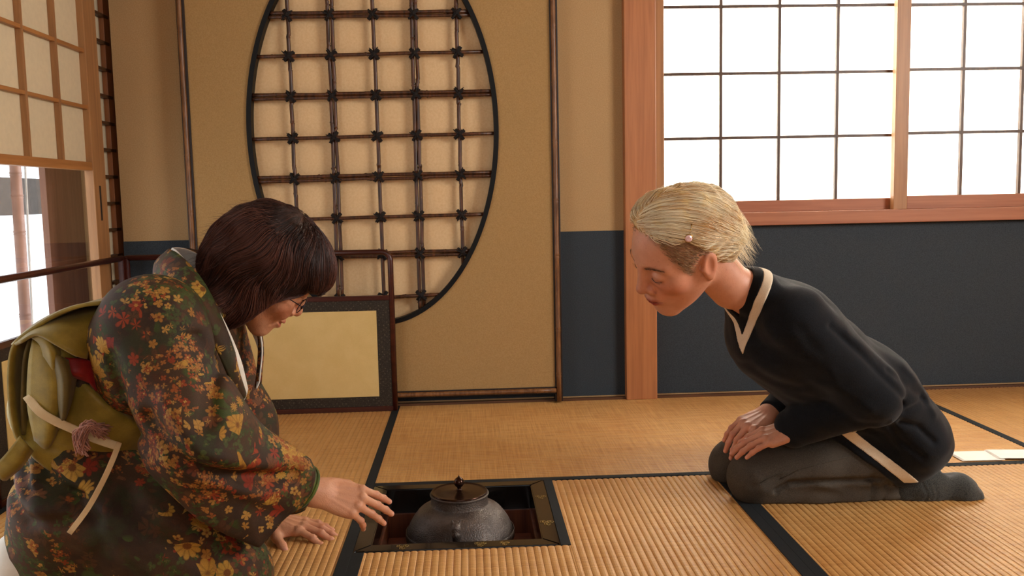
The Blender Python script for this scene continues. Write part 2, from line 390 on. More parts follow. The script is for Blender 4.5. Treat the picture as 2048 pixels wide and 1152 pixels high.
# ------------------------------------------------------------------ walls
WZ = .590                                                      # top of the indigo paper
def struct(name, lst, mat, label, bev=0., par=None):
    o = boxes(name, lst, mat, par, bev); tag(o, label, kind='structure'); return o
wb = struct('wall_back', [((XL, .93), (YB, YB+.1), (-.05, ZC)), ((.93, XR), (YB, YB+.1), (-.05, .60)), ((.93, XR), (YB, YB+.1), (1.855, ZC)), ((2.55, XR), (YB, YB+.1), (.6, 1.86))], M['wall'], 'sand plastered back wall')
box('dado_paper', (XL, -.66), (YB-.003, YB+.001), (.012, WZ), M['navy'], wb, 0)
box('dado_paper', (-.66, .79), (YB-.0025, YB+.001), (.012, WZ), M['navy'], wb, 0)
box('dado_paper', (.895, XR), (YB-.003, YB+.001), (.012, .597), M['navy'], wb, 0)
struct('trim_2', [((.788, .896), (.862, .96), (0, ZC))], M['pillar'], 'squared cedar pillar beside the bright window', .003)
struct('wall_right', [((XR, XR+.1), (YF, -1.9), (-.05, ZC)), ((XR, XR+.1), (-.7, YB+.1), (-.05, ZC)), ((XR, XR+.1), (-1.9, -.7), (-.05, .95)), ((XR, XR+.1), (-1.9, -.7), (1.98, ZC))], M['wall'], 'right wall with garden window opening')
struct('wall_front', [((XL, -.25), (YF-.1, YF), (-.05, ZC)), ((1.45, XR), (YF-.1, YF), (-.05, ZC)), ((-.25, 1.45), (YF-.1, YF), (-.05, 1.0)), ((-.25, 1.45), (YF-.1, YF), (2.0, ZC))], M['wall'], 'wall behind the camera with an opening added for the fill lamp')
struct('ceiling', [((XL-.1, XR+.1), (YF-.1, YB+.1), (ZC, ZC+.06))], M['ceil'], 'boarded ceiling')
struct('wall_left', [((XL-.1, XL), (YF, -1.1), (-.05, ZC)), ((XL-.1, XL), (-1.1, YB), (1.9, ZC)), ((XL-.1, XL), (-1.1, YB), (-.05, .012)), ((XL-.25, XL+.2), (1.0, 1.1), (-.05, ZC))], M['wall'], 'left wall around the sliding doors, with an added light blocker behind the corner')  # last box is an added blocker against sky leaking onto the door stile

# ------------------------------------------------------------------ back windows: two sliding shoji in the window opening
def shoji(name, label, x0, x1, z0, z1, y, cols, rows_z, st, sb):
    r = root(name, (x0, y, z0), label, kind='structure')
    box('stile', (x0, x0+st), (y-.014, y+.014), (z0, z1), M['cedar'], r); box('stile', (x1-st, x1), (y-.014, y+.014), (z0, z1), M['cedar'], r)
    box('rail', (x0+st, x1-st), (y-.013, y+.013), (z0, z0+sb), M['cedar_x'], r); box('rail', (x0+st, x1-st), (y-.013, y+.013), (z1-sb, z1), M['cedar_x'], r)
    xs = [x0+st]+list(cols)+[x1-st]; zs = [z0+sb]+list(rows_z)+[z1-sb]; b = .0050
    for x in cols: box('bar', (x-b, x+b), (y-.008, y+.006), (z0+sb, z1-sb), M['kumiko'], r, .0006)
    for z in rows_z: box('bar', (x0+st, x1-st), (y-.0086, y+.0054), (z-b, z+b), M['kumiko'], r, .0006)
    for i in range(len(xs)-1):
        for j in range(len(zs)-1):
            box('pane', (xs[i], xs[i+1]), (y+.0062, y+.0068), (zs[j], zs[j+1]), M['washi'], r, 0)
rz = [.897, 1.116, 1.341, 1.566]
shoji('window_1', 'shoji window panel with four columns of white paper', .925, 1.800, .642, 1.80, .938, [1.137, 1.342, 1.548], [z*1.005 for z in rz], .012, .040)
shoji('window_2', 'shoji window panel at the right edge, sliding in front', 1.738, 2.552, .642, 1.80, .906, [1.980, 2.192, 2.40], [.905, 1.122, 1.340, 1.56], .048, .046)
struct('trim_3', [((.895, 2.6), (.868, .99), (.597, .642)), ((.895, 2.6), (.868, .99), (1.80, 1.86))], M['cedar_x'], 'reddish cedar sill and head of the back window', .002)
struct('trim_4', [((.896, .927), (.885, .985), (.642, 1.80)), ((2.55, 2.6), (.885, .985), (.642, 1.80))], M['cedar'], 'cedar jambs of the back window', .0015)
post = box('shade_post', (1.72, 1.80), (1.25, 1.33), (-.3, 2.6), M['darkwood']); tag(post, 'post added outside to shade the paper of the window', 'post')  # added post, placed to throw a soft shadow on the paper

# ------------------------------------------------------------------ left wall: sliding shoji door with a glass lower half, second shoji behind it
def yz_box(name, y, z, mat, parent, x, bev=.0015): return box(name, x, y, z, mat, parent, bev)
XD = XL-.006
d1 = root('door_1', (XD, .3, 0), 'sliding shoji door with paper top and clear glass below', kind='structure')
yz_box('stile', (.70, .757), (.01, 1.88), M['cedar'], d1, (XD-.026, XD+.002)); yz_box('stile', (-.17, -.12), (.01, 1.88), M['cedar'], d1, (XD-.026, XD+.002))
pl = yz_box('door_pull', (.736, .745), (.665, .775), plain('pull_iron', '#1c1512', .5), d1, (XD+.001, XD+.004), .001)
yz_box('rail', (-.12, .70), (.822, .848), M['cedar_y'], d1, (XD-.026, XD)); yz_box('rail', (-.12, .70), (.01, .16), M['cedar_y'], d1, (XD-.026, XD)); yz_box('rail', (-.12, .70), (1.83, 1.88), M['cedar_y'], d1, (XD-.026, XD))
ys = [-.12, .095, .308, .508, .70]; zs = [.848, 1.017, 1.190, 1.363, 1.536, 1.709, 1.83]
for y in ys[1:-1]: yz_box('bar', (y-.0065, y+.0065), (.848, 1.83), M['cedar'], d1, (XD-.018, XD-.002), .0008)
for z in zs[1:-1]: yz_box('bar', (-.12, .70), (z-.0055, z+.0055), M['cedar_y'], d1, (XD-.0175, XD-.0025), .0008)
for a in range(4):
    for b in range(6): yz_box('pane', (ys[a], ys[a+1]), (zs[b], zs[b+1]), M['washi_warm'], d1, (XD-.0192, XD-.0186), 0)
yz_box('glass_pane', (-.12, .70), (.16, .822), M['glass'], d1, (XD-.014, XD-.011), 0)
x2 = XD-.041; yv = lambda px, x: PX(px, 300, x)[1]
d2 = root('door_2', (x2, .92, 0), 'narrow shoji strip with ladder bars beside the corner', kind='structure')
yz_box('stile', (.757, yv(204, XD-.012)), (.01, 1.88), M['cedar'], d2, (XD-.034, XD-.006)); yz_box('stile', (yv(224, x2+.016), .999), (.01, 1.88), M['pillar'], d2, (x2-.01, x2+.016))
yz_box('pane', (.78, .999), (.01, 1.88), M['washi_warm'], d2, (x2-.001, x2-.0004), 0)
for k in range(22): z = .10+.0885*k; yz_box('bar', (.80, yv(233, x2+.020)), (z-.005, z+.005), M['kumiko'], d2, (x2, x2+.020), .0006)
# veranda outside the glass
yo = lambda px, x: PX(px, 450, x)[1]
vp = box('veranda_post', (-1.10, -1.08), (yo(98, -1.08), yo(182, -1.08)), (-.2, 2.4), wood('veranda_wood', '#7c5240', '#946650', 2)); tag(vp, 'broad reddish brown post outside the glass door', 'post')
vb = box('veranda_beam', (-1.58, -1.52), (.1, 1.9), (PX(40, 430, -1.52)[2], PX(40, 356, -1.52)[2]), plain('weathered_beam', '#4e4a48', .8)); tag(vb, 'grey horizontal beam outside the glass door', 'beam')
def bamboo(name, a, b, r, mat, parent=None, nodes=5, n=12, seed=0, wig=0.):
    "a culm with swollen nodes"
    a = np.array(a, float); b = np.array(b, float); R_ = np.random.RandomState(seed); ts = []; rs = []
    nd = sorted(np.clip((np.arange(nodes)+.5+R_.uniform(-.25, .25, nodes))/nodes, .02, .98)) if nodes else []
    L = np.linalg.norm(b-a); e = .006/L
    ts = [0.]; rs = [1.]
    for t in nd: ts += [t-e*1.6, t-e*.5, t, t+e*.5, t+e*1.6]; rs += [1, 1.10, .97, 1.13, 1]
    ts.append(1.); rs.append(1.); pts = a+np.outer(ts, b-a)
    if wig: pts = pts+R_.normal(0, wig, pts.shape)*np.array([1, .4, 1])*(np.sin(np.array(ts)*math.pi)[:, None])
    return tube(name, pts, np.array(rs)*r, mat, parent, n)
M['bam_out'] = plain('garden_bamboo', '#8f6a5c', .5, var=.2, scale=12)
bp = bamboo('bamboo_pole', tuple(PX(62, 800, -1.38)), tuple(PX(18, 150, -1.38)), .019, M['bam_out'], None, 9, 14, 3); tag(bp, 'upright bamboo pole outside the glass door', 'bamboo pole')
bq = bamboo('rain_pipe', tuple(PX(72, 800, -1.40)), tuple(PX(42, 150, -1.40)), .004, plain('pale_pipe', '#b8b4ae', .5), None, 3, 10, 4); tag(bq, 'thin pale pipe beside the bamboo pole outside', 'pipe')

# ------------------------------------------------------------------ plaster panel with the oval bamboo lattice window
M['lacq'] = plain('black_lacquer', '#090808', .5, var=.1, spec=.25)
def bamboo_mat(name, c1, c2):
    n = NT(name); s_ = n.noise(n.co((90, 90, 14)), 1., 4.); b = n.noise(n.co(), 16., 3.)
    c = n.mix(n.ss(s_, .3, .7), lin(c1), lin(c2)); c = n.mix(n.ss(b, .45, .75, 0., .5), c, lin(c1)); return n.fin(c, .38)
M['smoked'] = bamboo_mat('smoked_bamboo', '#2e180c', '#643a20'); M['bam_frame'] = bamboo_mat('frame_bamboo', '#5e3a20', '#8e6038')
YP = .855
PXL, PXR = P(373, 240, YP)[0], P(1112, 400, YP)[0]; PZ0 = .045
panel = root('lattice_panel', ((PXL+PXR)/2, YP, 0), 'ochre wall panel with a tall oval opening of tied bamboo lattice', 'wall panel')
OC = np.array([P(747, 255, YP)[0], P(747, 258, YP)[2]]); OA = .411; OB = .655
def oval(k, n=96, da=0.): t = np.arange(n)*2*math.pi/n; return np.stack([OC[0]+(OA+da)*np.cos(t)*k, OC[1]+(OB+da)*np.sin(t)*k], 1)
def panel_board():
    n = 96; ov = oval(1., n); V = []; Fc = []
    x0, x1, z0, z1 = PXL, PXR, PZ0, 2.2
    out = []
    for p in ov:                                               # project each oval point outward on the rectangle
        d = p-OC; tx = ((x1 if d[0] > 0 else x0)-OC[0])/d[0] if abs(d[0]) > 1e-9 else 1e9; tz = ((z1 if d[1] > 0 else z0)-OC[1])/d[1] if abs(d[1]) > 1e-9 else 1e9
        out.append(OC+d*min(tx, tz))
    for y in (YP, YB-.004):
        V += [(a, y, b) for a, b in ov]+[(a, y, b) for a, b in out]
    for i in range(n):
        j = (i+1) % n
        Fc += [(i, j, n+j, n+i), (2*n+i, 3*n+i, 3*n+j, 2*n+j), (i, 2*n+i, 2*n+j, j), (n+i, n+j, 3*n+j, 3*n+i)]
    # corners
    for cx in (x0, x1):
        for cz in (z0, z1):
            k = [i for i in range(n) if (abs(out[i][0]-cx) < 1e-6) != (abs(out[(i+1) % n][0]-cx) < 1e-6) and min(abs(out[i][1]-cz), abs(out[(i+1) % n][1]-cz)) < 1e-6]
            for i in k:
                o = len(V); V += [(cx, YP, cz), (cx, YB-.004, cz)]; j = (i+1) % n
                Fc += [(n+i, n+j, o), (3*n+j, 3*n+i, o+1), (n+i, o, o+1, 3*n+i), (n+j, 3*n+j, o+1, o)]
    ob = mesh('board', V, Fc, M['panel'], panel)
    bm = bmesh.new(); bm.from_mesh(ob.data); bmesh.ops.recalc_face_normals(bm, faces=bm.faces[:]); bm.to_mesh(ob.data); bm.free()
panel_board()
box('backing', (OC[0]-.45, OC[0]+.45), (YB-.008, YB-.005), (.2, 1.65), M['cream'], panel, 0)
def rim():
    n = 120; V = []; Fc = []; prof = [(-.010, YP-.006), (.006, YP-.006), (.006, YP+.004), (.0025, YP+.004), (.0025, YB-.012), (-.010, YB-.012)]
    for da, y in prof: V += [(a, y, b) for a, b in oval(1., n, da)]
    m = len(prof)
    for k in range(m):
        for i in range(n): j = (i+1) % n; kk = (k+1) % m; Fc.append((k*n+i, k*n+j, kk*n+j, kk*n+i))
    ob = mesh('oval_rim', V, Fc, M['lacq'], panel)
    bm = bmesh.new(); bm.from_mesh(ob.data); bmesh.ops.recalc_face_normals(bm, faces=bm.faces[:]); bm.to_mesh(ob.data); bm.free()
rim()
YLat = YP+.012
def inoval(a, b):
    "clip the segment a-b (x,z) to the oval, slightly tucked under the rim"
    t = np.linspace(0, 1, 400); q = a+np.outer(t, b-a); ins = ((q[:, 0]-OC[0])/(OA+.001))**2+((q[:, 1]-OC[1])/(OB+.001))**2 < 1
    return (q[ins][0], q[ins][-1]) if ins.any() else None
vx = [((574, 20), (592, 420)), ((658, 0), (680, 600)), ((744, 0), (768, 600)), ((826, 0), (844, 640)), ((912, 0), (926, 540))]
hz = [((560, 31), (930, 27)), ((520, 114), (962, 104)), ((505, 195), (985, 186)), ((505, 279), (990, 267)), ((512, 360), (984, 348)), ((530, 441), (975, 428)), ((560, 514), (946, 504)), ((590, 602), (895, 588)), ((640, 660), (850, 648))]
hx = lambda p: P(p[0], p[1], YLat)[[0, 2]]
VL = []; HL = []
for i, (a, b) in enumerate(vx):
    A, B = hx(a), hx(b); d = (B-A)/(B[1]-A[1]); A2 = A+d*(1.75-A[1]); B2 = A+d*(.2-A[1]); VL.append((A2, B2))
    for s_ in ((-1, 1) if i in (1, 3) else (0,)):
        sg = inoval(A2+np.array([s_*.0068, 0]), B2+np.array([s_*.0068+.001, 0]))
        if sg: bamboo('twig', (sg[0][0], YLat+.004, sg[0][1]), (sg[1][0], YLat+.004, sg[1][1]), .0062 if s_ else .0064, M['smoked'], panel, 9, 8, 20+i*3+s_, .0012)
zz = [1.44+.142*k for k in range(2)]
hz2 = [(hx(a), hx(b)) for a, b in hz]
dz = hz2[0][0][1]-hz2[1][0][1]
for k in (1,): hz2.insert(0, (hz2[0][0]+np.array([0, dz]), hz2[0][1]+np.array([0, dz])))
for i, (A, B) in enumerate(hz2):
    d = (B-A)/(B[0]-A[0]); A2 = A+d*(OC[0]-.5-A[0]); B2 = A+d*(OC[0]+.5-A[0]); HL.append((A2, B2))
    for s_ in ((-1, 1) if i in (1, 3, 5, 7) else (0,)):
        sg = inoval(A2+np.array([0, s_*.0066]), B2+np.array([0, s_*.0058]))
        if sg: bamboo('twig', (sg[0][0], YLat-.006, sg[0][1]), (sg[1][0], YLat-.006, sg[1][1]), .0060 if s_ else .0062, M['smoked'], panel, 5, 8, 70+i*3+s_, .0010)
M['cord'] = plain('black_tie_cord', '#140b08', .8)
def knot_mesh():
    L = []
    for s_ in (-1, 1):
        t = np.linspace(0, 2*math.pi, 18, endpoint=False)
        for o in (-.003, 0, .003): L.append(tube_vf(np.stack([np.cos(t)*.013+o*.7, -np.sin(t)*.012, s_*np.cos(t)*.013+o*s_*-.7], 1), .0018, 5, True))
    L.append(tube_vf([(0, -.011, 0), (.006, -.016, .012), (.012, -.014, .019)], [.0022, .002, .0012], 5)); L.append(tube_vf([(0, -.011, 0), (-.008, -.016, .008), (-.013, -.013, .016)], [.0022, .002, .0012], 5))
    L.append(tube_vf([(-.004, -.012, 0), (0, -.016, 0), (.004, -.012, 0)], [.004, .005, .004], 6))
    v, f = joinvf(L); me = bpy.data.meshes.new('tie'); me.from_pydata([tuple(p) for p in v], [], f); me.materials.append(M['cord']); return me
km = knot_mesh()
for (A, B) in VL:
    for (C_, D) in HL:
        a = np.array([[B[0]-A[0], -(D[0]-C_[0])], [B[1]-A[1], -(D[1]-C_[1])]]); t = np.linalg.solve(a, C_-A); q = A+t[0]*(B-A)
        if ((q[0]-OC[0])/(OA-.012))**2+((q[1]-OC[1])/(OB-.012))**2 < 1 and q[1] < 1.5:
            o = link('tie', km, M['cord'], panel); o.location = (q[0], YLat-.001, q[1]); o.rotation_euler = (0, random.choice((0, math.pi/2, math.pi, -math.pi/2))+random.uniform(-.25, .25), 0); o.scale = (1.15,)*3
M['batten'] = wood('dark_batten', '#1c100a', '#2c1a10', 2)
# split-bamboo edging of the panel
for x, s_ in ((PXL, 1), (PXR, 2)):
    bamboo('edge_bamboo', (x, YP-.006, .006), (x-.004 if s_ == 1 else x-.002, YP-.006, 2.2), .0082, M['bam_frame'], panel, 11, 12, s_)
    box('edge_batten', (x-.0135, x+.0135), (YP-.004, YB-.004), (.006, 2.2), M['batten'], panel, .001)
bamboo('edge_bamboo', (PXL+.01, YP-.006, PZ0), (PXR-.01, YP-.006, PZ0), .0080, M['bam_frame'], panel, 10, 12, 9)
box('edge_batten', (PXL, PXR), (YP-.004, YB-.004), (PZ0-.012, PZ0+.012), M['batten'], panel, .001)

# ------------------------------------------------------------------ two-fold low screen in the corner
M['redlacq'] = wood('red_brown_lacquer', '#35130c', '#4d1f14', 0, .3)
def brocade():
    n = NT('brocade_border'); v = n.n('TexVoronoi', feature='F1', distance='MANHATTAN'); n.set(v.inputs['Vector'], n.co((1, .7, 1), (0, .78, 0))); v.inputs['Scale'].default_value = 85.; v.inputs['Randomness'].default_value = .35
    a = n.ss(v.outputs['Distance'], .18, .34); b = n.noise(n.co(), 300., 2.)
    c = n.mix(a, lin('#55493a'), lin('#2b231c')); c = n.mix(n.ss(b, .45, .6, 0., .5), c, lin('#453a2c')); return n.fin(c, .7, spec=.3)
M['brocade'] = brocade()
def gold():
    n = NT('gold_paper'); a = n.noise(n.co(), 14., 4.); b = n.noise(n.co(), 380., 2.)
    c = n.mix(n.ss(a, .3, .7), lin('#d4b675'), lin('#dabd7e')); c = n.mix(n.ss(b, .4, .7, 0., .15), c, lin('#e6cb8c')); return n.fin(c, .6, .0, .3)
M['gold'] = gold()
YS = .815; SH = .545
xr = P(788, 600, YS)[0]; xl = XL+.028
scr = root('folding_screen', ((xl+xr)/2, YS, 0), 'low two-fold tea screen with gold paper and dark lacquer frame in the corner', 'folding screen')
def leaf(fn):
    "fn(u, v, w) -> world; u along the leaf 0..L, v height, w out of the leaf"
    def fr(name, u, v, w, mat, par, bev=.002):
        P8 = [fn(a, b, c) for c in w for b in v for a in u]; bm = bmesh.new(); q = [bm.verts.new(tuple(x)) for x in P8]
        for f_ in ((0, 2, 3, 1), (4, 5, 7, 6), (0, 1, 5, 4), (2, 6, 7, 3), (0, 4, 6, 2), (1, 3, 7, 5)): bm.faces.new([q[i] for i in f_])
        bmesh.ops.bevel(bm, geom=bm.edges[:], offset=bev, segments=2, affect='EDGES'); bmesh.ops.recalc_face_normals(bm, faces=bm.faces[:])
        me = bpy.data.meshes.new(name); bm.to_mesh(me); bm.free(); return link(name, me, mat, par)
    return fr
Lr = xr-xl; mid = P(700, 597, YS)[2]
fr = leaf(lambda u, v, w: np.array([xl+u, YS+w, v]))
# outer frame: a bent round-cornered rail
t = np.linspace(0, math.pi/2, 7); rr = .028
pth = [(Lr-.008, .0)]+[(Lr-.008-rr+rr*math.cos(a), SH-rr-.006+rr*math.sin(a)) for a in t]+[(.008, SH-.006)]
tube('frame', [(xl+u, YS, v) for u, v in pth], .0095, M['redlacq'], scr, 8)
fr('frame', (.0, .017), (0, SH), (-.009, .009), M['redlacq'], scr); fr('frame', (.017, Lr-.012), (0, .017), (-.009, .009), M['redlacq'], scr); fr('frame', (.017, Lr-.012), (mid-.008, mid+.008), (-.008, .008), M['redlacq'], scr)
BW = .046
fr('brocade', (.017, Lr-.014), (.017, mid-.008), (-.004, .006), M['brocade'], scr, .0005)
fr('gold_sheet', (.017+BW, Lr-.014-BW), (.017+BW*.75, mid-.008-BW*.75), (-.0055, 0), M['gold'], scr, .0003)
YE = -.07
tube('frame', [(xl, YS-.012, SH-.006), (xl+.003, YE+rr, SH-.006), (xl+.003, YE+.008, SH-.006-rr), (xl+.003, YE, 0)], .0095, M['redlacq'], scr, 8)
fl = leaf(lambda u, v, w: np.array([xl+.003*u+w, YS-.012-u, v])); Ll = YS-.012-YE
fl('frame', (.004, .019), (0, SH), (-.008, .008), M['redlacq'], scr); fl('frame', (.019, Ll), (0, .017), (-.008, .008), M['redlacq'], scr); fl('frame', (.019, Ll), (mid-.012, mid+.004), (-.008, .008), M['redlacq'], scr)
fl('brocade', (.019, Ll-.01), (.017, mid-.008), (-.005, .004), M['brocade'], scr, .0005); fl('gold_sheet', (.019+BW, Ll-.014-BW), (.017+BW*.75, mid-.008-BW*.75), (0, .0055), M['gold'], scr, .0003)

# ------------------------------------------------------------------ sunken hearth
M['hearth_lacq'] = plain('hearth_lacquer', '#171310', .16, var=.15, scale=80, coat=.3); M['copper'] = wood('hearth_lining_wood', '#4a2212', '#6e3a20', 2, .4)
M['ash'] = plain('hearth_ash', '#4a423c', .95, var=.25, scale=90, bump=.5); M['goldline'] = plain('gold_lacquer_line', '#a88a46', .4, .5)
he = root('sunken_hearth', (HS/2, -HS/2, 0), 'square sunken hearth with a black lacquered frame set in the mats', 'hearth')
fw = .036
def frame_rail(pts, name='frame_rail'):
    bm = bmesh.new(); v = [bm.verts.new((x, y, z)) for z in (-.06, .0025) for x, y in pts]; n = len(pts)
    bm.faces.new(v[n:]); bm.faces.new(v[:n][::-1])
    for i in range(n): j = (i+1) % n; bm.faces.new((v[i], v[j], v[n+j], v[n+i]))
    bmesh.ops.recalc_face_normals(bm, faces=bm.faces[:]); bmesh.ops.bevel(bm, geom=bm.edges[:], offset=.0022, segments=2, affect='EDGES')
    me = bpy.data.meshes.new(name); bm.to_mesh(me); bm.free(); return link(name, me, M['hearth_lacq'], he)
a, b = .001, HS-.001; ii, jj = fw, HS-fw
frame_rail([(a, -a), (b, -a), (jj, -ii), (ii, -ii)]); frame_rail([(b, -a), (b, -b), (jj, -jj), (jj, -ii)]); frame_rail([(b, -b), (a, -b), (ii, -jj), (jj, -jj)]); frame_rail([(a, -b), (a, -a), (ii, -ii), (ii, -jj)])
for x, y in (((ii-.012, ii+.004), (-jj, -ii)), ((jj-.004, jj+.012), (-jj, -ii)), ((ii, jj), (-ii-.004, -ii+.012)), ((ii, jj), (-jj-.012, -jj+.004))):
    box('lining', x, y, (-.36, -.058), M['copper'], he, .001)
box('ash_bed', (ii, jj), (-jj, -ii), (-.36, -.20), M['ash'], he, 0)
box('wood_insert', (ii+.004, ii+.075), (-jj+.004, -ii-.05), (-.20, -.10), M['copper'], he, .003); box('wood_insert', (jj-.075, jj-.004), (-jj+.004, -ii-.05), (-.20, -.10), M['copper'], he, .003)
def rosette(cx, cy, s, name='gold_emblem'):
    L = []; z = .0031
    for k in range(3):
        ox, oy = cx+s*.75*math.cos(k*2.094+.5), cy+s*.75*math.sin(k*2.094+.5); t = np.linspace(0, 2*math.pi, 30, endpoint=False)
        r = s*.52*(1+.22*np.cos(5*t)); L.append(tube_vf(np.stack([ox+r*np.cos(t), oy+r*np.sin(t), 0*t+z], 1), .0004, 5, True))
        L.append(tube_vf(np.stack([ox+s*.16*np.cos(t), oy+s*.16*np.sin(t), 0*t+z], 1), .0004, 5, True))
    v, f = joinvf(L); mesh(name, v, f, M['goldline'], he, True)
rosette(HS-.0178, -.30, .0125); rosette(HS-.0178, -.13, .010); rosette(.26, -HS+.017, .010); rosette(.31, -HS+.0165, .008); rosette(.10, -HS+.018, .010)

# ------------------------------------------------------------------ iron kettle
def iron():
    n = NT('cast_iron'); a = n.noise(n.co(), 210., 3., .6); v = n.n('TexVoronoi', feature='F1'); n.set(v.inputs['Vector'], n.co()); v.inputs['Scale'].default_value = 330.
    b = n.noise(n.co(), 18., 3.); c = n.mix(n.ss(b, .3, .7), lin('#453c38'), lin('#655b55')); h = n.math('ADD', a, n.math('MULTIPLY', n.math('SUBTRACT', 1., v.outputs['Distance']), .8))
    n.bump(h, .55, .0016); return n.fin(c, .42, .35, .5)
M['iron'] = iron(); M['bronze'] = plain('lid_bronze', '#3a241a', .22, .75, .2, 25.)
kc = P(921, 1075, -.215); kx, ky = kc[0], -.215
k0 = P(1030, 1065, ky)[0]-P(815, 1065, ky)[0]; KR = k0/2; kz = P(921, 1072, ky)[2]
ket = root('tea_kettle', (kx, ky, -.20), 'dark cast iron tea kettle with bronze lid in the sunken hearth', 'kettle')
lidz = P(912, 987, ky)[2]; lr = (P(968, 990, ky)[0]-P(857, 990, ky)[0])/2
prof = [(.02, -.19), (.07, -.185), (.10, -.15), (KR*.93, -.09), (KR, -.035), (KR+.001, kz), (KR*.985, kz+.014), (KR*.93, kz+.033), (KR*.84, kz+.051), (KR*.73, kz+.066), (lr+.006, lidz-.024), (lr+.002, lidz-.020), (lr+.001, lidz-.004), (lr+.0035, lidz-.002), (lr+.0035, lidz+.0015), (lr-.002, lidz+.001), (lr-.004, lidz-.012), (lr-.02, lidz-.014)]
pr = crom(np.array(prof)[:, :2], 4); kb = lathe('body', pr, (kx, ky, 0), M['iron'], ket, 72)
lathe('lid', [(.0005, lidz+.0075), (.012, lidz+.0075), (.02, lidz+.006), (lr*.55, lidz+.0055), (lr*.85, lidz+.0045), (lr*.96, lidz+.004), (lr*.99, lidz+.006), (lr+.0005, lidz+.0055), (lr+.001, lidz+.002), (lr-.003, lidz-.004)], (kx, ky, 0), M['bronze'], ket, 64)
lathe('lid_knob', crom(np.array([(.011, 0.), (.0055, .002), (.0045, .006), (.0085, .0105), (.0115, .0155), (.0118, .020), (.0095, .0255), (.0055, .029), (.0022, .0315), (.0004, .035)]), 4), (kx, ky, lidz+.0075), M['bronze'], ket, 32)
def lug(ang):
    up_ = [q for q in pr if q[1] > kz-.06]; prj = lambda q: (lambda d: 576-F*(d@CU)/(d@CF))(np.array([kx, ky-q[0], q[1]])-CAM); lr_, lz_ = min(up_, key=lambda q: abs(prj(q)-1062))
    c = np.array([kx+math.cos(ang)*(lr_-.001), ky+math.sin(ang)*(lr_-.001), lz_]); n_ = np.array([math.cos(ang), math.sin(ang), 0]); s_ = np.array([-n_[1], n_[0], 0]); up = np.array([0, 0, 1.])
    q = lambda a_, b_, c_: c+n_*a_+s_*b_+up*c_
    def f(p):
        d = chain(p, [q(-.006, 0, .012), q(.008, 0, .008), q(.011, 0, -.006), q(.006, 0, -.020), q(-.008, 0, -.026)], [.008, .0085, .0085, .0075, .007], .006)
        for s2 in (-1, 1): d = smin(d, ball(p, q(.012, s2*.0055, .005), .0045), .002); d = smin(d, cone(p, q(.002, s2*.005, .014), q(.0, s2*.010, .024), .0035, .0012), .003); d = smin(d, cone(p, q(.011, s2*.004, -.012), q(.008, s2*.007, -.02), .004, .003), .002)
        d = smin(d, ball(p, q(.017, 0, -.003), .0042), .002)
        return np.maximum(d, -cone(p, q(.006, -.02, -.010), q(.006, .02, -.010), .0028, .0028))
    sdf_obj('ring_lug', f, c-.04, c+.04, .0018, M['iron'], ket)
lug(-math.pi/2-.06); lug(math.pi/2-.06)

# ------------------------------------------------------------------ folded papers on the mat
M['kaishi'] = plain('white_folded_paper', '#f2efe8', .8, var=.03)
def sheet(pts, z, name, label):
    g = [[(pts[0][0], pts[0][1], z), (pts[1][0], pts[1][1], z)], [(pts[3][0], pts[3][1], z), (pts[2][0], pts[2][1], z)]]
    r = root(name, (np.mean([p[0] for p in pts]), np.mean([p[1] for p in pts]), 0), label, 'paper')
    for k in range(4):
        gg = [[(x+.0016*k, y-.0010*k, z+.0007*k) for x, y, z in row] for row in g]; pv, pf = patch_vf(gg, 2, .0005); mesh('paper_leaf', pv, pf, M['kaishi'], r)
fl0 = lambda x, y: (lambda d: CAM+d*(-CAM[2]/d[2]))(CF+CR*(x-1024)/F-CU*(y-576)/F)
sheet([fl0(1893, 906), fl0(1970, 904), fl0(2006, 922), fl0(1926, 924)], .0021, 'folded_paper', 'white folded paper on the mat right behind the foot')
sheet([fl0(1968, 904), fl0(2075, 904), fl0(2100, 921), fl0(1996, 921)], .0052, 'folded_paper', 'second white folded paper at the right edge, lapping over the first')

# ------------------------------------------------------------------ people: shared builders
def norm(v): v = np.asarray(v, float); return v/np.linalg.norm(v)
def ortho(x, d):
    "orthonormal x and d (d made perpendicular to x)"
    x = norm(x); d = np.asarray(d, float); d = norm(d-x*(d@x)); return x, d
def P2(lst, Y): return [P(a, b, Y) for a, b in lst]
def fold2(p, pts, Y, depth, w):
    "crease or ridge along a line taken off the photograph at depth Y, acting through the cloth"
    q = np.array(P2(pts, Y), np.float32); q[:, 1] = 0; pp = p.copy(); pp[:, 1] = 0
    return fold(pp, q, depth, w)
def near_only(p, c, r, f):
    "evaluate f only close to c"
    d = vlen(p-np.asarray(c, np.float32)); out = (d-.8*r).astype(np.float32); m = d < r
    if m.any(): out[m] = f(p[m])
    return out
def head_frame(px, py, Y, yaw, pitch, roll, side, scale):
    "head axes from yaw (towards the camera), pitch (down) and roll, measured against the line of sight"
    c = P(px, py, Y); w = norm(CAM-c); u = norm(CU-w*(CU@w)); r = np.cross(u, w)
    f = np.array([side*math.cos(yaw)*math.cos(pitch), -math.sin(pitch), math.sin(yaw)*math.cos(pitch)])
    l = norm(np.cross((0, 1., 0), f)); up = np.cross(f, l); l2 = l*math.cos(roll)+up*math.sin(roll); u2 = np.cross(f, l2)
    B = np.stack([r, u, w]); R = np.stack([f@B, l2@B, u2@B], 1)          # columns: forward, left, up
    return dict(c=c, R=R, s=scale)
def to_l(H, p): return ((p-H['c'].astype(np.float32))@H['R'].astype(np.float32))/np.float32(H['s'])
def to_w(H, q): return H['c']+(np.asarray(q, float)@H['R'].T)*H['s']
def mir(p): q = p.copy(); q[:, 1] = np.abs(q[:, 1]); return q
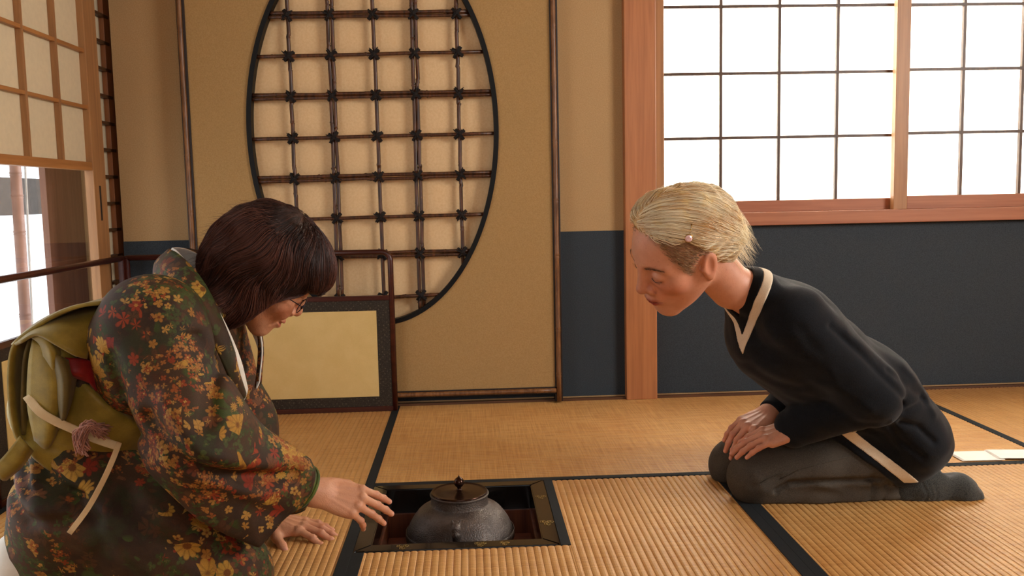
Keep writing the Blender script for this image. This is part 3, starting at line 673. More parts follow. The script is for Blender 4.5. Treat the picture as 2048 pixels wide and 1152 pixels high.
def head_sdf(q, old=False, smile=0.):
    "a head about 23 cm tall in its own axes: x forward, y left, z up, origin between the ears"
    m = mir(q)
    d = ell(q, (-.006, 0, .042), (.097, .074, .079))
    d = smin(d, ell(q, (.030, 0, -.015), (.062, .060, .092)), .03)
    d = smin(d, cone(m, (.004, .050, -.040), (.066, .016, -.096), .019, .017), .03)
    d = smin(d, ball(q, (.073, 0, -.097), .0195), .022)
    d = smin(d, ell(q, (.074, 0, -.056), (.026, .031, .030)), .018)
    d = smin(d, cone(m, (.080, .006, .029), (.068, .042, .027), .0125, .011), .016)
    d = smin(d, ball(m, (.058, .043, -.016), .022+.003*smile), .022)
    if smile: d = smin(d, ell(m, (.078, .034, -.032), (.014, .016, .018)), .014)
    # eye sockets and lids
    d = smax(d, -ball(m, (.099, .032, .011), .0165), .014)
    d = smin(d, ell(m, (.0765, .0325, .008), (.0135, .0165, .0125)), .004)
    d = smax(d, -line_ar(m, [(.0885, .020, .0145), (.0905, .032, .0170), (.084, .046, .0135)], .0012), .003)     # lid crease
    d = smax(d, -line_ar(m, [(.0895, .021, .0015), (.0905, .032, -.0010), (.085, .045, .0015)], .0011), .002)    # closed lid line
    # nose
    n = smin(cone(q, (.090, 0, .022), (.1065, 0, -.022), .0075, .0098), ball(q, (.1080, 0, -.027), .0098), .008)
    n = smin(n, ball(m, (.0980, .0112, -.0325), .0076), .006)
    d = smin(d, n, .010)
    d = smax(d, -line_ar(m, [(.0950, .0185, -.0245), (.0915, .0195, -.0320), (.0915, .0175, -.0380)], .0006), .006)
    d = smax(d, -ell(m, (.1035, .0060, -.0395), (.0042, .0030, .0035)), .002)
    # mouth
    ls = .5 if old else 1.
    up = smin(cone(m, (.1005, .000, -.0570), (.0985, .010, -.0578), .0050*ls+.001, .0042), cone(m, (.0985, .010, -.0578), (.0865, .0255+.004*smile, -.0615+.005*smile), .0042, .0022), .004)
    lo = smin(cone(m, (.0985, .000, -.0675-.006*smile), (.0960, .010, -.0672-.005*smile), .0062, .0052), cone(m, (.0960, .010, -.0672-.005*smile), (.0865, .0235+.004*smile, -.0625+.005*smile), .0052, .0022), .004)
    d = smin(smin(d, up, .005), lo, .005)
    d = smax(d, -line_ar(m, [(.1065, 0, -.0622-.003*smile), (.1015, .010, -.0625-.003*smile), (.088, .027+.004*smile, -.0622+.006*smile)], .0011+.0022*smile), .0025)
    d = smax(d, -ball(m, (.108, 0, -.081), .010), .010)                     # hollow under the lip
    d = smax(d, -cone(q, (.109, 0, -.044), (.1075, 0, -.053), .0028, .0022), .004)
    if old: d = smax(d, -line_ar(m, [(.099, .020, -.036), (.090, .032, -.052), (.080, .034, -.070)], .0024), .006)
    # ears
    e = ell(m, (-.006, .0755, -.003), (.0165, .0075, .0300), EARM); e = smin(e, ell(m, (-.002, .073, -.030), (.008, .006, .010)), .006)
    e = smax(e, -ell(m, (-.003, .0835, .001), (.0095, .0060, .0190), EARM), .004); e = smin(e, ball(m, (.0095, .0735, -.006), .0045), .004)
    return smin(d, e, .006)
EARM = np.array([[math.cos(.25), 0, math.sin(.25)], [0, 1, 0], [-math.sin(.25), 0, math.cos(.25)]]).T
def line_ar(p, pts, r):
    d = None
    for a, b in zip(pts[:-1], pts[1:]):
        e = cone(p, a, b, r, r); d = e if d is None else np.minimum(d, e)
    return d
FING = {k: (b_, l_, r_*.93) for k, (b_, l_, r_) in dict(index=((.086, .0255, .001), (.041, .025, .021), .0086), middle=((.091, .006, .003), (.045, .028, .022), .0088), ring=((.086, -.0135, .002), (.041, .026, .022), .0083), pinky=((.077, -.0305, -.002), (.032, .020, .019), .0074)).items()}
class Hand:
    "o wrist, x towards the fingers, dorsal = back of the hand, thumb = thumb side; curls in degrees per joint, spread per finger"
    def __init__(s, o, x, dorsal, thumb, scale, curls, spread, thumb_dir=None, thumb_curl=(0, 0)):
        x, dd = ortho(x, dorsal); t = np.cross(dd, x); t = t if t@np.asarray(thumb, float) > 0 else -t
        s.c = np.asarray(o, float); s.R = np.stack([x, t, dd], 1); s.s = scale; s.f = {}; s.nails = []
        for k, (b, L, r) in FING.items():
            pts = [np.array(b)]; a = 0.; yaw = math.radians(spread[k])
            for ln, cu in zip(L, curls[k]):
                a += math.radians(cu); pts.append(pts[-1]+ln*np.array([math.cos(a)*math.cos(yaw), math.cos(a)*math.sin(yaw), -math.sin(a)]))
            s.f[k] = (pts, [r*1.12, r*1.0, r*.92, r*.80]); up = np.array([math.sin(a)*math.cos(yaw), math.sin(a)*math.sin(yaw), math.cos(a)]); dr = norm(pts[3]-pts[2])
            s.nails.append((pts[3]+up*r*.62+dr*r*.15, dr, up, r))
        td = norm(thumb_dir if thumb_dir is not None else (.75, .62, -.25)); b0 = np.array([.020, .022, -.006]); b1 = b0+td*.040
        td2 = norm(td+np.array([.25, -.25, -.0])*(1+thumb_curl[0]/20)); b2 = b1+td2*.031; td3 = norm(td2+np.array([.2, -.3, -.05])*thumb_curl[1]/20); b3 = b2+td3*.022
        s.th = ([b0, b1, b2, b3], [.0165, .0120, .0100, .0085]); s.nails.append((b3+np.array([0, .3, .9])*.0062, td3, norm((0, .35, .9)), .0092))
    def __call__(s, p): return near_only(p, s.c+s.R[:, 0]*.085*s.s, .17*s.s, s._e)
    def loc(s, p): return ((p-s.c.astype(np.float32))@s.R.astype(np.float32))/np.float32(s.s)
    def w(s, q): return s.c+(np.asarray(q, float)@s.R.T)*s.s
    def _e(s, p):
        q = s.loc(p); d = None
        for k, (pts, rs) in s.f.items():
            b = pts[0]; e = fcone(q, (.0, b[1]*.62, -.002), (b[0]-.004, b[1], b[2]-.004), .0150, .0118, (0, 0, 1), .92)
            d = e if d is None else smin(d, e, .012)
        d = smin(d, fcone(q, (.018, .012, -.008), (.052, .030, -.012), .017, .012, (0, 0, 1), .9), .014)
        d = smin(d, ell(q, (.050, 0, -.008), (.045, .036, .010)), .012)
        for k, (pts, rs) in s.f.items(): d = smin(d, ball(q, pts[0]+np.array([0, 0, .0015]), rs[0]*.98), .006)          # knuckles
        for k, (pts, rs) in s.f.items():
            f = chain(q, pts, rs, .003)
            for j in (1, 2): f = smin(f, ball(q, pts[j]+np.array([0, 0, .0012]), rs[j]*1.0), .004)
            d = smin(d, f, .0042)
        d = smin(d, chain(q, s.th[0], s.th[1], .006), .007)
        for k, (pts, rs) in s.f.items():                                                                                 # tendons
            d = d-.0012*np.exp(-(line_d(q, [(.02, pts[0][1]*.5, .012), pts[0]+np.array([-.006, 0, .011])])/.0035)**2)
        for c, dr, up, r in s.nails:
            d = d+.0007*np.exp(-((vlen(q-(c-dr*r*.85).astype(np.float32)))/(r*.42))**2)
        return d*s.s
    def tint(s, p, col, nail=(.78, .50, .42), red=(.55, .2, .13)):
        q = s.loc(p); m = vlen(q-np.float32((.09, 0, 0))) < .16
        if not m.any(): return col
        qm = q[m]; cm = col[m]
        for k, (pts, rs) in s.f.items():
            for j in (1, 2, 3):
                w_ = np.exp(-(vlen(qm-pts[j].astype(np.float32))/(.011))**2)[:, None]*.35; cm = cm*(1-w_)+np.float32(red)*w_
        for c, dr, up, r in s.nails:
            v = qm-c.astype(np.float32); a = v@dr.astype(np.float32); b = v@up.astype(np.float32); l = np.sqrt(np.maximum((v*v).sum(1)-a*a-b*b, 0))
            w_ = (np.clip(1.6-((a/(r*.75))**2+(l/(r*.62))**2)**.5*1.1, 0, 1)*(b > -r*.45))[:, None]; cm = cm*(1-w_)+np.float32(nail)*w_
        col[m] = cm; return col
def face_tint(q, col, lip, lipw, brow, cheek, blush, lash=(.03, .018, .012), old=False):
    m = mir(q)
    def put(w, c): 
        nonlocal col
        w = np.clip(w, 0, 1)[:, None]; col = col*(1-w)+np.float32(c)*w
    put(.6*np.exp(-(vlen((m-np.float32((.07, .045, -.025)))/np.float32((.034, .030, .026))))**2)*blush, cheek)
    put(.55*np.exp(-(vlen((q-np.float32((.112, 0, -.028)))/np.float32((.016, .014, .012))))**2)*blush, cheek)
    put(.35*np.exp(-(vlen((m-np.float32((-.004, .08, -.003)))/np.float32((.02, .012, .03))))**2), cheek)
    lz = np.where(q[:, 0] > .078, 1, 0)*np.exp(-((np.abs(q[:, 2]+.0625)/.0088)**4))*np.exp(-(m[:, 1]/.0235)**6)
    put(lz*lipw, lip)
    bz = line_d(m, [(.0925, .012, .0260), (.0910, .030, .0325), (.0760, .050, .0290)]); put(np.exp(-(bz/.0036)**2)*.75, brow)
    ll = line_d(m, [(.0895, .0205, .0010), (.0905, .032, -.0012), (.0850, .0455, .0010)]); put(np.exp(-(ll/.0019)**2)*.95, lash)
    put(np.exp(-(line_d(m, [(.1065, 0, -.0622), (.1015, .010, -.0625), (.088, .025, -.0622)])/.0014)**2)*.8, (.12, .02, .015))
    put(np.exp(-(vlen(m-np.float32((.1035, .0060, -.0400)))/.0036)**2)*.8, (.10, .03, .02))
    return col
def hairline(H, name, par, rows, mat, r=.00022):
    "short single hairs (brows, lashes) rooted on a head: rows of (base, tip) in head axes"
    v, f = joinvf([tube_vf([to_w(H, a), to_w(H, (np.asarray(a)+b)/2+np.array([.0006, 0, 0])), to_w(H, b)], [r, r*.8, r*.3], 4) for a, b in rows]); return mesh(name, v, f, mat, par, True)
def brow_rows(seed, n=90, wd=.0026, sides=(1,)):
    R_ = np.random.RandomState(seed); L = []; c = crom([(.0945, .011, .0255), (.0930, .026, .0315), (.0865, .040, .0325), (.0765, .052, .0285)], 10)
    for s_ in sides:
        for k in range(n):
            t = R_.rand(); q = c[int(t*(len(c)-1))]*np.array([1, s_, 1])+np.array([.0002, 0, R_.uniform(-1, 1)*wd*(1-.55*t)]); dr = np.array([-.15-.5*t, s_*.9, .45-.75*t+R_.normal(0, .15)]); L.append((q, q+dr*R_.uniform(.004, .007)))
    return L
def skin_mat(name, freck=.0, wr=.18):
    n = NT(name); a = n.n('Attribute'); a.attribute_name = 'tint'; v = n.noise(n.co(), 70., 4., .65); f = n.noise(n.co(), 380., 2., .6)
    c = n.mix(n.ss(v, .35, .72, 0., .28), a.outputs['Color'], n.mix(.5, a.outputs['Color'], lin('#a85a40')))
    if freck: c = n.mix(n.ss(n.noise(n.co(), 190., 2.), .62, .74, 0., freck), c, lin('#8a4a30'))
    n.bump(n.math('ADD', f, n.math('ADD', n.math('MULTIPLY', v, .8), n.math('MULTIPLY', n.noise(n.co(), 150., 3., .7, dist=1.5), wr*3))), wr, .0014); n.fin(c, .47, spec=.42)
    n.b.inputs['Subsurface Weight'].default_value = .12; n.b.inputs['Subsurface Radius'].default_value = (1., .35, .2); n.b.inputs['Subsurface Scale'].default_value = .004
    return n.m
def hair_mat(name, c1, c2, c3, rough=.35, spec=.4):
    n = NT(name); a = n.n('Attribute'); a.attribute_name = 'tint'; sp = n.n('SeparateColor'); n.t.links.new(a.outputs['Color'], sp.inputs[0])
    v = n.noise(n.co(), 45., 3.)
    c = n.mix(n.ss(sp.outputs[0], .0, 1.), lin(c1), lin(c2)); c = n.mix(n.ss(v, .45, .75, 0., .5), c, lin(c3)); return n.fin(c, rough, spec=spec)
def trace(hairf, pos, dirf, steps, step, off, lens=None):
    "comb strands along the surface hairf = off"
    pos = pos.astype(np.float32).copy(); out = [pos.copy()]; off = np.broadcast_to(off, (len(pos),)).astype(np.float32)
    for i in range(steps):
        g = grad(hairf, pos, .002).astype(np.float32); d = dirf(pos, i/steps).astype(np.float32); d = d-g*np.einsum('ij,ij->i', d, g)[:, None]
        d /= np.linalg.norm(d, axis=1, keepdims=True)+1e-9; st = step if lens is None else step*lens[:, None]
        pos = pos+d*st; pos = pos-g*np.clip(hairf(pos)-off, -.01, .01)[:, None]; out.append(pos.copy())
    return np.stack(out, 1)
def locks(q, seed, f=95.):
    "neighbouring hairs share a shade and a height, so they read as locks"
    return .5+.5*np.clip(wob(q.astype(np.float32)*np.float32((.45, 1, 1)), seed, f, 6)*1.9, -1, 1)
def strand_mesh(name, S_, r, mat, parent, shade, taper=1.):
    "thin three-sided tapering hairs; S_ is (count, points, 3)"
    N, m = S_.shape[:2]; T = np.gradient(S_, axis=1); T /= np.linalg.norm(T, axis=2, keepdims=True)+1e-9
    a = np.cross(T, np.float32((.31, .77, .55))); a /= np.linalg.norm(a, axis=2, keepdims=True)+1e-9; b = np.cross(T, a)
    tt = np.linspace(0, 1, m); prof = (1-.85*taper*tt**2.2); R_ = (np.broadcast_to(r, (N,))[:, None]*prof[None])[..., None]
    V = np.stack([S_+R_*(a*math.cos(k*2.0944)+b*math.sin(k*2.0944)) for k in range(3)], 2).reshape(-1, 3)
    base = (np.arange(N)*m*3)[:, None, None]+(np.arange(m-1)*3)[None, :, None]; k = np.arange(3); k2 = (k+1) % 3
    Q = np.stack([base+k, base+k2, base+3+k2, base+3+k], -1).reshape(-1, 4)
    me = bpy.data.meshes.new(name); me.vertices.add(len(V)); me.vertices.foreach_set('co', V.astype(np.float32).ravel()); me.loops.add(Q.size); me.loops.foreach_set('vertex_index', Q.astype(np.int32).ravel())
    me.polygons.add(len(Q)); me.polygons.foreach_set('loop_start', np.arange(0, Q.size, 4, dtype=np.int32)); me.update(calc_edges=True)
    at = me.color_attributes.new('tint', 'FLOAT_COLOR', 'POINT'); c = np.repeat(np.asarray(shade, np.float32), m*3); at.data.foreach_set('color', np.stack([c, c, c, np.ones_like(c)], 1).ravel())
    return link(name, me, mat, parent, True)
def hit(px, py, f, t0=1., t1=3.5):
    "where the line of sight through a photo pixel meets (or passes closest to) a surface"
    d = norm(CF+CR*(px-1024)/F-CU*(py-576)/F); t = t0; best = (1e9, t0)
    while t < t1:
        v = float(f((CAM+d*t)[None].astype(np.float32))[0]); best = min(best, (v, t))
        if v < .0006: break
        t += max(v*.7, .0005)
    return CAM+d*best[1]

# ------------------------------------------------------------------ right woman: kneeling, bowing towards the hearth, hands in her lap
def sxyz(v): return tuple(float(x) for x in v)
HR = head_frame(1366, 497, -.35, math.radians(22.6), math.radians(32.4), math.radians(-30), -1, 1.08)
f0 = norm((-.94, -.30, 0)); LAT = norm((.30, -.94, 0)); UPV = np.array([0, 0, 1.])
T0, T1, T2 = P(1764, 858, -.12), P(1700, 768, -.16), P(1582, 672, -.22)
NB = P(1456, 582, -.30)
SHN, ELN, WRN = P(1588, 640, -.345), P(1742, 790, -.335), P(1588, 856, -.235)
SHF, ELF, WRF = P(1548, 612, -.06), P(1620, 765, -.01), P(1548, 824, -.09)
KN, KF = P(1512, 948, -.185), P(1470, 925, -.035); HPN, HPF = P(1790, 905, -.20), P(1775, 880, -.03)
SKN, SKF = P(1498, 974, -.19), P(1462, 945, -.03); ANN, ANF = P(1815, 981, -.20), P(1800, 955, -.04)
handN = Hand(P(1594, 853, -.245), P(1500, 881, -.222)-P(1594, 853, -.245), (-.20, -.30, .93), (.1, 1, .4), .88,
             dict(index=(14, 14, 8), middle=(12, 12, 8), ring=(10, 12, 8), pinky=(6, 10, 8)), dict(index=5, middle=1, ring=-3, pinky=-8), (.8, .5, -.3))
handF = Hand(P(1540, 826, -.10), P(1488, 854, -.140)-P(1540, 826, -.10), (-.35, -.45, .82), (-.1, -1, .1), .92,
             dict(index=(38, 22, 10), middle=(36, 24, 10), ring=(34, 22, 10), pinky=(30, 20, 10)), dict(index=6, middle=1, ring=-5, pinky=-12), (.8, .55, -.25))
FA, FF = norm(f0*.70+UPV*.71), norm(f0*.71-UPV*.70)                       # up the spine, out of the breast
def torso_r(p, g=0.):
    d = fcone(p, T0, T1, .100+g, .094+g, LAT, 1.5); d = smin(d, fcone(p, T1, T2, .094+g, .098+g, LAT, 1.55), .05)
    d = smin(d, fcone(p, P(1546, 682, -.25), P(1640, 760, -.2), .086+g, .085+g, LAT, 1.4), .05)
    return smin(d, fcone(p, P(1556, 622, -.20), P(1500, 584, -.275), .068+g, .050+g, LAT, 1.75), .05)
def neck_r(p):
    a = to_w(HR, (-.030, 0, -.030)); d = cone(p, a, NB-FF*.012, .049, .048)
    return smin(d, near_only(p, NB-FA*.05, .19, lambda q: smax(fcone(q, NB+FF*.004, NB-FA*.095+FF*.050, .052, .046, LAT, 1.35), sweater_full(q)+.0075, .004)), .010)
def body_r(p):
    d = near_only(p, HR['c'], .26, lambda q: head_sdf(to_l(HR, q))*HR['s'])
    d = smin(d, neck_r(p), .022)
    d = smin(d, torso_r(p, -.006), .03)
    for sh, el, wr, hd in ((SHN, ELN, WRN, handN), (SHF, ELF, WRF, handF)):
        d = smin(d, chain(p, [sh, el, wr, hd.w((.004, 0, -.002))], [.042, .034, .024, .0215], .02), .02); d = smin(d, hd(p), .012)
    for hp, kn, sk, an in ((HPN, KN, SKN, ANN), (HPF, KF, SKF, ANF)):
        d = smin(d, chain(p, [hp, kn], [.052, .040], .02), .02); d = smin(d, chain(p, [sk, an], [.026, .022], .01), .01)
    return d
SKIN_R = np.float32(lin('#cf9478')[:3])
def body_r_col(p):
    col = np.tile(SKIN_R, (len(p), 1)); q = to_l(HR, p)
    m = vlen(q) < .2; col[m] = face_tint(q[m], col[m], lin('#8e2f2c')[:3], 1., lin('#5a3826')[:3], lin('#bd6448')[:3], 1.)
    # closely shaved side of the head
    hl = undercut(q); w = (np.clip(.5-hl/.010, 0, 1)*.75)[:, None]; col = col*(1-w)+np.float32(lin('#7d6046')[:3])*w
    for h_ in (handN, handF): col = h_.tint(p, col, lin('#d99a84')[:3], lin('#b85a44')[:3])
    return np.concatenate([col, np.ones((len(p), 1), np.float32)], 1)
def undercut(q):
    "negative where the scalp is clipped short: above the ear and at the temple, left side"
    d = poly2(q[:, 0], q[:, 2], [(.078, .105), (.066, .084), (.057, .050), (.044, .016), (.033, -.006), (.022, .018), (.008, .032), (-.020, .030), (-.030, .0), (-.034, -.030), (-.060, -.045), (-.10, -.02), (-.11, .10)])
    return np.where(np.abs(q[:, 1]) > .02, d, .05)
# sweater
HEM0 = P(1712, 907, -.28); hx_, hz_ = (P(1808, 948, -.28)-P(1690, 856, -.28))[[0, 2]]; HEMN = norm((hz_, 0, -hx_)); HEMN = HEMN if HEMN[2] < 0 else -HEMN
def nk(p):
    "distance from the edge of the neck opening: a round hole for the neck joined to a V down the breast"
    q = p-NB.astype(np.float32); a = q@FA.astype(np.float32); l = q@LAT.astype(np.float32); f = q@FF.astype(np.float32)
    v = np.maximum(np.abs(l)*.80-(a+.070)*.60, -f-.005); v = np.maximum(v, np.abs(l)-.062)
    return smin(v, np.maximum((np.sqrt((l*.95)**2+(f+.012)**2)-.060-.7*a)/1.22, -(a+.05)), .008), a
def hem(p): return (p-HEM0.astype(np.float32))@HEMN.astype(np.float32)
def sweater_full(p):
    lo = fcone(p, T0, T1, .106, .098, LAT, 1.72); lo = smin(lo, ell(p, P(1776, 860, -.12), (.078, .186, .085)), .05)
    for hp, kn in ((HPN, KN), (HPF, KF)): lo = smin(lo, cone(p, hp, hp*.45+kn*.55, .080, .073), .02)
    lo = smax(lo, hem(p), .006); up = smin(torso_r(p, .004), ell(p, P(1672, 832, -.17), (.055, .10, .045)), .03)
    d = smin(lo, smax(up, np.where(p[:, 0] > np.float32(P(1690, 800, -.2)[0]), hem(p), hem(p)-.08), .006), .03)
    an = chain(p, [SHN, ELN, WRN], [.074, .060, .044], .03); an = smin(an, ball(p, P(1738, 797, -.335), .050), .03)
    af = chain(p, [SHF, ELF, WRF], [.062, .052, .036], .03)
    # sleeves bag over the forearm
    an = smin(an, cone(p, P(1700, 812, -.31), P(1610, 842, -.25), .046, .036), .02)
    an = smax(an, cuff(p, WRN, WRN-ELN, .034), .004); af = smax(af, cuff(p, WRF, WRF-ELF, .012), .004)
    d = smin(smin(d, an, .016), af, .03)
    for pts, dep, w in FOLDS_R: d = d+fold2(p, pts, -.30, dep, w)
    return d+.0016*wob(p, 3, 60.)+.0012*wob(p, 4, 110.)
def cuff(p, c, ax, o): return (p-np.asarray(c, np.float32))@norm(ax).astype(np.float32)-o
FOLDS_R = [([(1622, 640), (1690, 700), (1760, 770), (1788, 800)], .006, .008), ([(1660, 655), (1730, 700), (1800, 770)], -.004, .012), ([(1800, 815), (1840, 800), (1880, 812)], .003, .009), ([(1795, 840), (1830, 850), (1860, 880)], .005, .008),
    ([(1780, 850), (1800, 880), (1840, 910)], .004, .007), ([(1745, 730), (1800, 765), (1850, 800)], .003, .009), ([(1720, 850), (1770, 870), (1800, 905)], .004, .008), ([(1600, 700), (1640, 760), (1700, 800)], -.004, .014), ([(1640, 800), (1690, 830), (1740, 828)], .004, .009),
    ([(1560, 640), (1600, 690), (1620, 740)], .003, .012), ([(1810, 735), (1850, 780), (1872, 830)], -.003, .010), ([(1500, 730), (1545, 760), (1590, 770)], .004, .010)]
def sweater(p):
    d = sweater_full(p); v, a = nk(p); return smax(d, -v, .003)
woman_r = sdf_obj('person', body_r, (.38, -.52, -.01), (1.45, .10, .86), .005, skin_mat('skin_freckled', .22), None,
    fine=[(HR['c'], .19)]+[(h.w((.09, 0, 0)), .125) for h in (handN, handF)], fine_h=.0021, col=body_r_col)
tag(woman_r, 'kneeling person in a black jumper bowing towards the hearth, short blond hair, hands in lap', 'person')

def knit(name, c1, c2, rough=.9, sheen=.25, sc=700.):
    n = NT(name); a = n.noise(n.co(), sc, 2., .6); b = n.noise(n.co(), 40., 3.)
    c = n.mix(n.ss(a, .3, .7), lin(c1), lin(c2)); n.bump(n.math('ADD', a, n.math('MULTIPLY', b, .6)), .5, .0015); n.fin(c, rough, spec=.2, sheen=sheen)
    n.b.inputs['Sheen Roughness'].default_value = .4; return n.m
M['knit'] = knit('black_knit', '#0b0d12', '#15181e', .9, .12); M['knit_w'] = knit('cream_knit_stripe', '#d9c9b0', '#e8dac4', .85, .1); M['rib'] = knit('black_rib', '#08090c', '#0f1014', .9, .08)
lo_, hi_ = np.minimum(P(1440, 960, -.1), P(1440, 520, -.3)), np.maximum(P(1900, 500, -.3), P(1910, 960, .1))
lo_[1], hi_[1] = -.47, .12
sweater_o = sdf_obj('jumper', sweater, lo_, hi_, .0045, M['knit'], woman_r); sweater_o['label'] = 'loose black knitted jumper'
def band(name, lo, hi, t, mat, label):
    def f(p):
        d = sweater_full(p); v, a = nk(p); return smax(smax(np.abs(d)-t, np.abs(v-(lo+hi)/2)-(hi-lo)/2, .001), -(a+.17), .001)
    c = NB; o = sdf_obj(name, f, c-np.array([.14, .16, .18]), c+np.array([.16, .18, .12]), .0022, mat, sweater_o); o['label'] = label
band('collar_rib', -.005, .0155, .0030, M['rib'], 'black ribbed V neckline'); band('collar_stripe', .0155, .0345, .0022, M['knit_w'], 'cream stripe along the V neckline')
def hemband(p): return smax(smax(sweater_full(p)-.0018, np.abs(hem(p)+.026)-.0110, .001), np.where(p[:, 0] > P(1660, 850, -.2)[0], -1, .02).astype(np.float32), .001)
ho = sdf_obj('hem_stripe', hemband, P(1600, 980, -.3)-np.array([.02, .1, 0]), P(1900, 800, -.1)+np.array([.02, .22, 0]), .003, M['knit_w'], sweater_o); ho['label'] = 'cream stripe along the hem'

# trousers and socks
def leg(p, hp, kn, sk, an, g):
    d = chain(p, [hp, hp*.45+kn*.55, kn], [.074, .066, .058], .02)
    d = smin(d, ball(p, kn*.65+sk*.35+np.array([-.004, 0, 0]), .056), .02)
    s = chain(p, [sk+np.array([.01, 0, -.004]), sk*.6+an*.4, an], [.044, .049, .038], .02)
    return smin(d, s, .008)
def trousers(p):
    d = np.minimum(leg(p, HPN, KN, SKN, ANN, 0), leg(p, HPF, KF, SKF, ANF, 0)); d = smin(d, ell(p, P(1795, 872, -.12), (.085, .140, .075)), .04); d = smin(d, ell(p, P(1735, 878, -.13), (.07, .13, .045)), .03)
    d = d+fold2(p, [(1555, 984), (1580, 968), (1640, 961), (1760, 958)], -.25, .012, .007)
    for pts, dep, w in [([(1510, 950), (1530, 985), (1560, 985)], -.003, .012), ([(1740, 950), (1755, 975), (1745, 1000)], .005, .007), ([(1775, 960), (1785, 985), (1770, 1005)], .005, .006), ([(1800, 960), (1805, 990)], .003, .006), ([(1640, 970), (1690, 985), (1740, 975)], -.003, .01), ([(1506, 975), (1530, 965), (1560, 955)], .003, .007)]:
        d = d+fold2(p, pts, -.25, dep, w)
    d = np.maximum(d, (p[:, 0]-np.float32(ANN[0]+.004))-(0.0*p[:, 1])); d = np.maximum(d, .001-p[:, 2])
    d = np.where(p[:, 0] > np.float32(P(1690, 870, -.2)[0]), np.maximum(d, -(hem(p)+.014)), d)
    return d+.0012*wob(p, 8, 70.)
def denim():
    n = NT('grey_denim'); a = n.noise(n.co((1, 1, 1), (0, .6, 0)), 620., 2.); b = n.noise(n.co(), 14., 3.); tw = n.noise(n.co((900, 900, 200), (.3, .6, 0)), 1., 1.)
    c = n.mix(n.ss(a, .3, .7), lin('#3d3832'), lin('#514a42')); c = n.mix(n.ss(b, .4, .75, 0., .35), c, lin('#5e564c')); n.bump(n.math('ADD', a, tw), .4, .001); return n.fin(c, .88, spec=.2)
M['denim'] = denim(); M['sock'] = knit('grey_sock', '#2b2c2b', '#474744', .95, .3, 500.)
tr = sdf_obj('trousers', trousers, P(1400, 1030, -.2)-np.array([0, .12, .02]), P(1900, 800, -.2)+np.array([.03, .30, 0]), .0045, M['denim'], woman_r); tr['label'] = 'dark grey jeans'
# side seams of the near leg and the turned hem at the ankle
def seam(pts, f, r=.0011): return tube_vf([hit(x, y, f)+np.array([0, -.0004, 0]) for x, y in pts], r, 5)
sv = joinvf([seam([(1560, 958), (1600, 938), (1650, 925), (1700, 913)], trousers), seam([(1520, 966), (1540, 955), (1560, 947), (1580, 942)], trousers)])
mesh('seam', sv[0], sv[1], M['denim'], tr, True)
def sock(p, dx, dy, dz):
    q = p-np.float32((dx, dy, dz)); G = lambda x, y, Y=-.205: P(x, y, Y)
    d = chain(q, [G(1805, 984), G(1840, 972)], [.039, .042], .01)
    d = smin(d, cone(q, G(1832, 960), G(1852, 952), .040, .032), .03)                            # heel
    d = smin(d, fcone(q, G(1850, 974), G(1918, 979, -.215), .041, .036, (0, 1, 0), 1.1), .03)
    d = smin(d, fcone(q, G(1918, 980, -.215), G(1946, 990, -.222), .033, .023, (0, 1, 0), 1.35), .02)
    d = smax(d, -ball(q, G(1890, 926), .026), .02)
    for k in range(3): d = d+fold2(q, [(1822+10*k, 950), (1832+9*k, 975), (1824+10*k, 1000)], -.2, .0016, .004)
    d = d+fold2(q, [(1944, 965), (1952, 985), (1946, 1000)], -.2, .0020, .006)
    return np.maximum(d, .001-p[:, 2])+.0008*wob(p, 5, 160.)
for nm, dx, dy, dz in (('sock', 0, 0, 0), ('sock', -.015, .155, .0)):
    sc_ = P(1870, 975, -.205)+np.array([dx, dy, 0]); sdf_obj(nm, lambda p: sock(p, dx, dy, dz), sc_-np.array([.11, .08, .07]), sc_+np.array([.12, .08, .09]), .0035, M['sock'], woman_r)['label'] = 'dark grey sock'

# hair: long blond top swept back over the clipped side
def top_edge(q):
    "lower edge of the long hair, in the head's own side view"
    return poly2(q[:, 0], q[:, 2], TOPH)
TOPH = [(.150, .200), (.110, .106), (.090, .103), (.070, .097), (.064, .087), (.046, .079), (.020, .075), (.004, .055), (-.008, .030), (-.020, .006), (-.024, -.028), (-.040, -.056), (-.070, -.078), (-.110, -.050), (-.17, .0), (-.17, .22)]
def hair_r_l(q):
    d = ell(q, (-.010, 0, .042), (.098, .079, .080)); d = smin(d, ell(q, (-.068, .004, .012), (.052, .068, .066)), .03)
    d = smin(d, ell(q, (.022, -.020, .088), (.042, .046, .027)), .03)
    d = smin(d, cone(q, (-.080, .02, -.015), (-.066, .022, -.058), .030, .018), .03)
    w = q[:, 0]*38+q[:, 2]*120+q[:, 1]*60; d = d+.0014*np.sin(w)*np.sin(q[:, 0]*55+1.)+.001*np.sin(q[:, 2]*260+q[:, 0]*90)
    e = top_edge(q)
    return smax(d, e, .010)
def hair_r(p): return hair_r_l(to_l(HR, p))*HR['s']
M['blond'] = hair_mat('blond_hair', '#c48a3c', '#fff4d4', '#f8d890', .40, .4)
hb = sdf_obj('hair', hair_r, HR['c']-.19, HR['c']+.19, .0032, M['blond'], woman_r, col=lambda p: np.concatenate([np.tile(np.float32(.35), (len(p), 3)), np.ones((len(p), 1), np.float32)], 1)); hb['label'] = 'short blond hair swept over a clipped side'
def roots_on(f, lo, hi, n, keep, seed):
    r = np.random.RandomState(seed); V, Q = nets(f, lo, hi, .006, 1); V = V[keep(V.astype(np.float32))]; return V[r.randint(0, len(V), n)]+r.normal(0, .002, (n, 3))
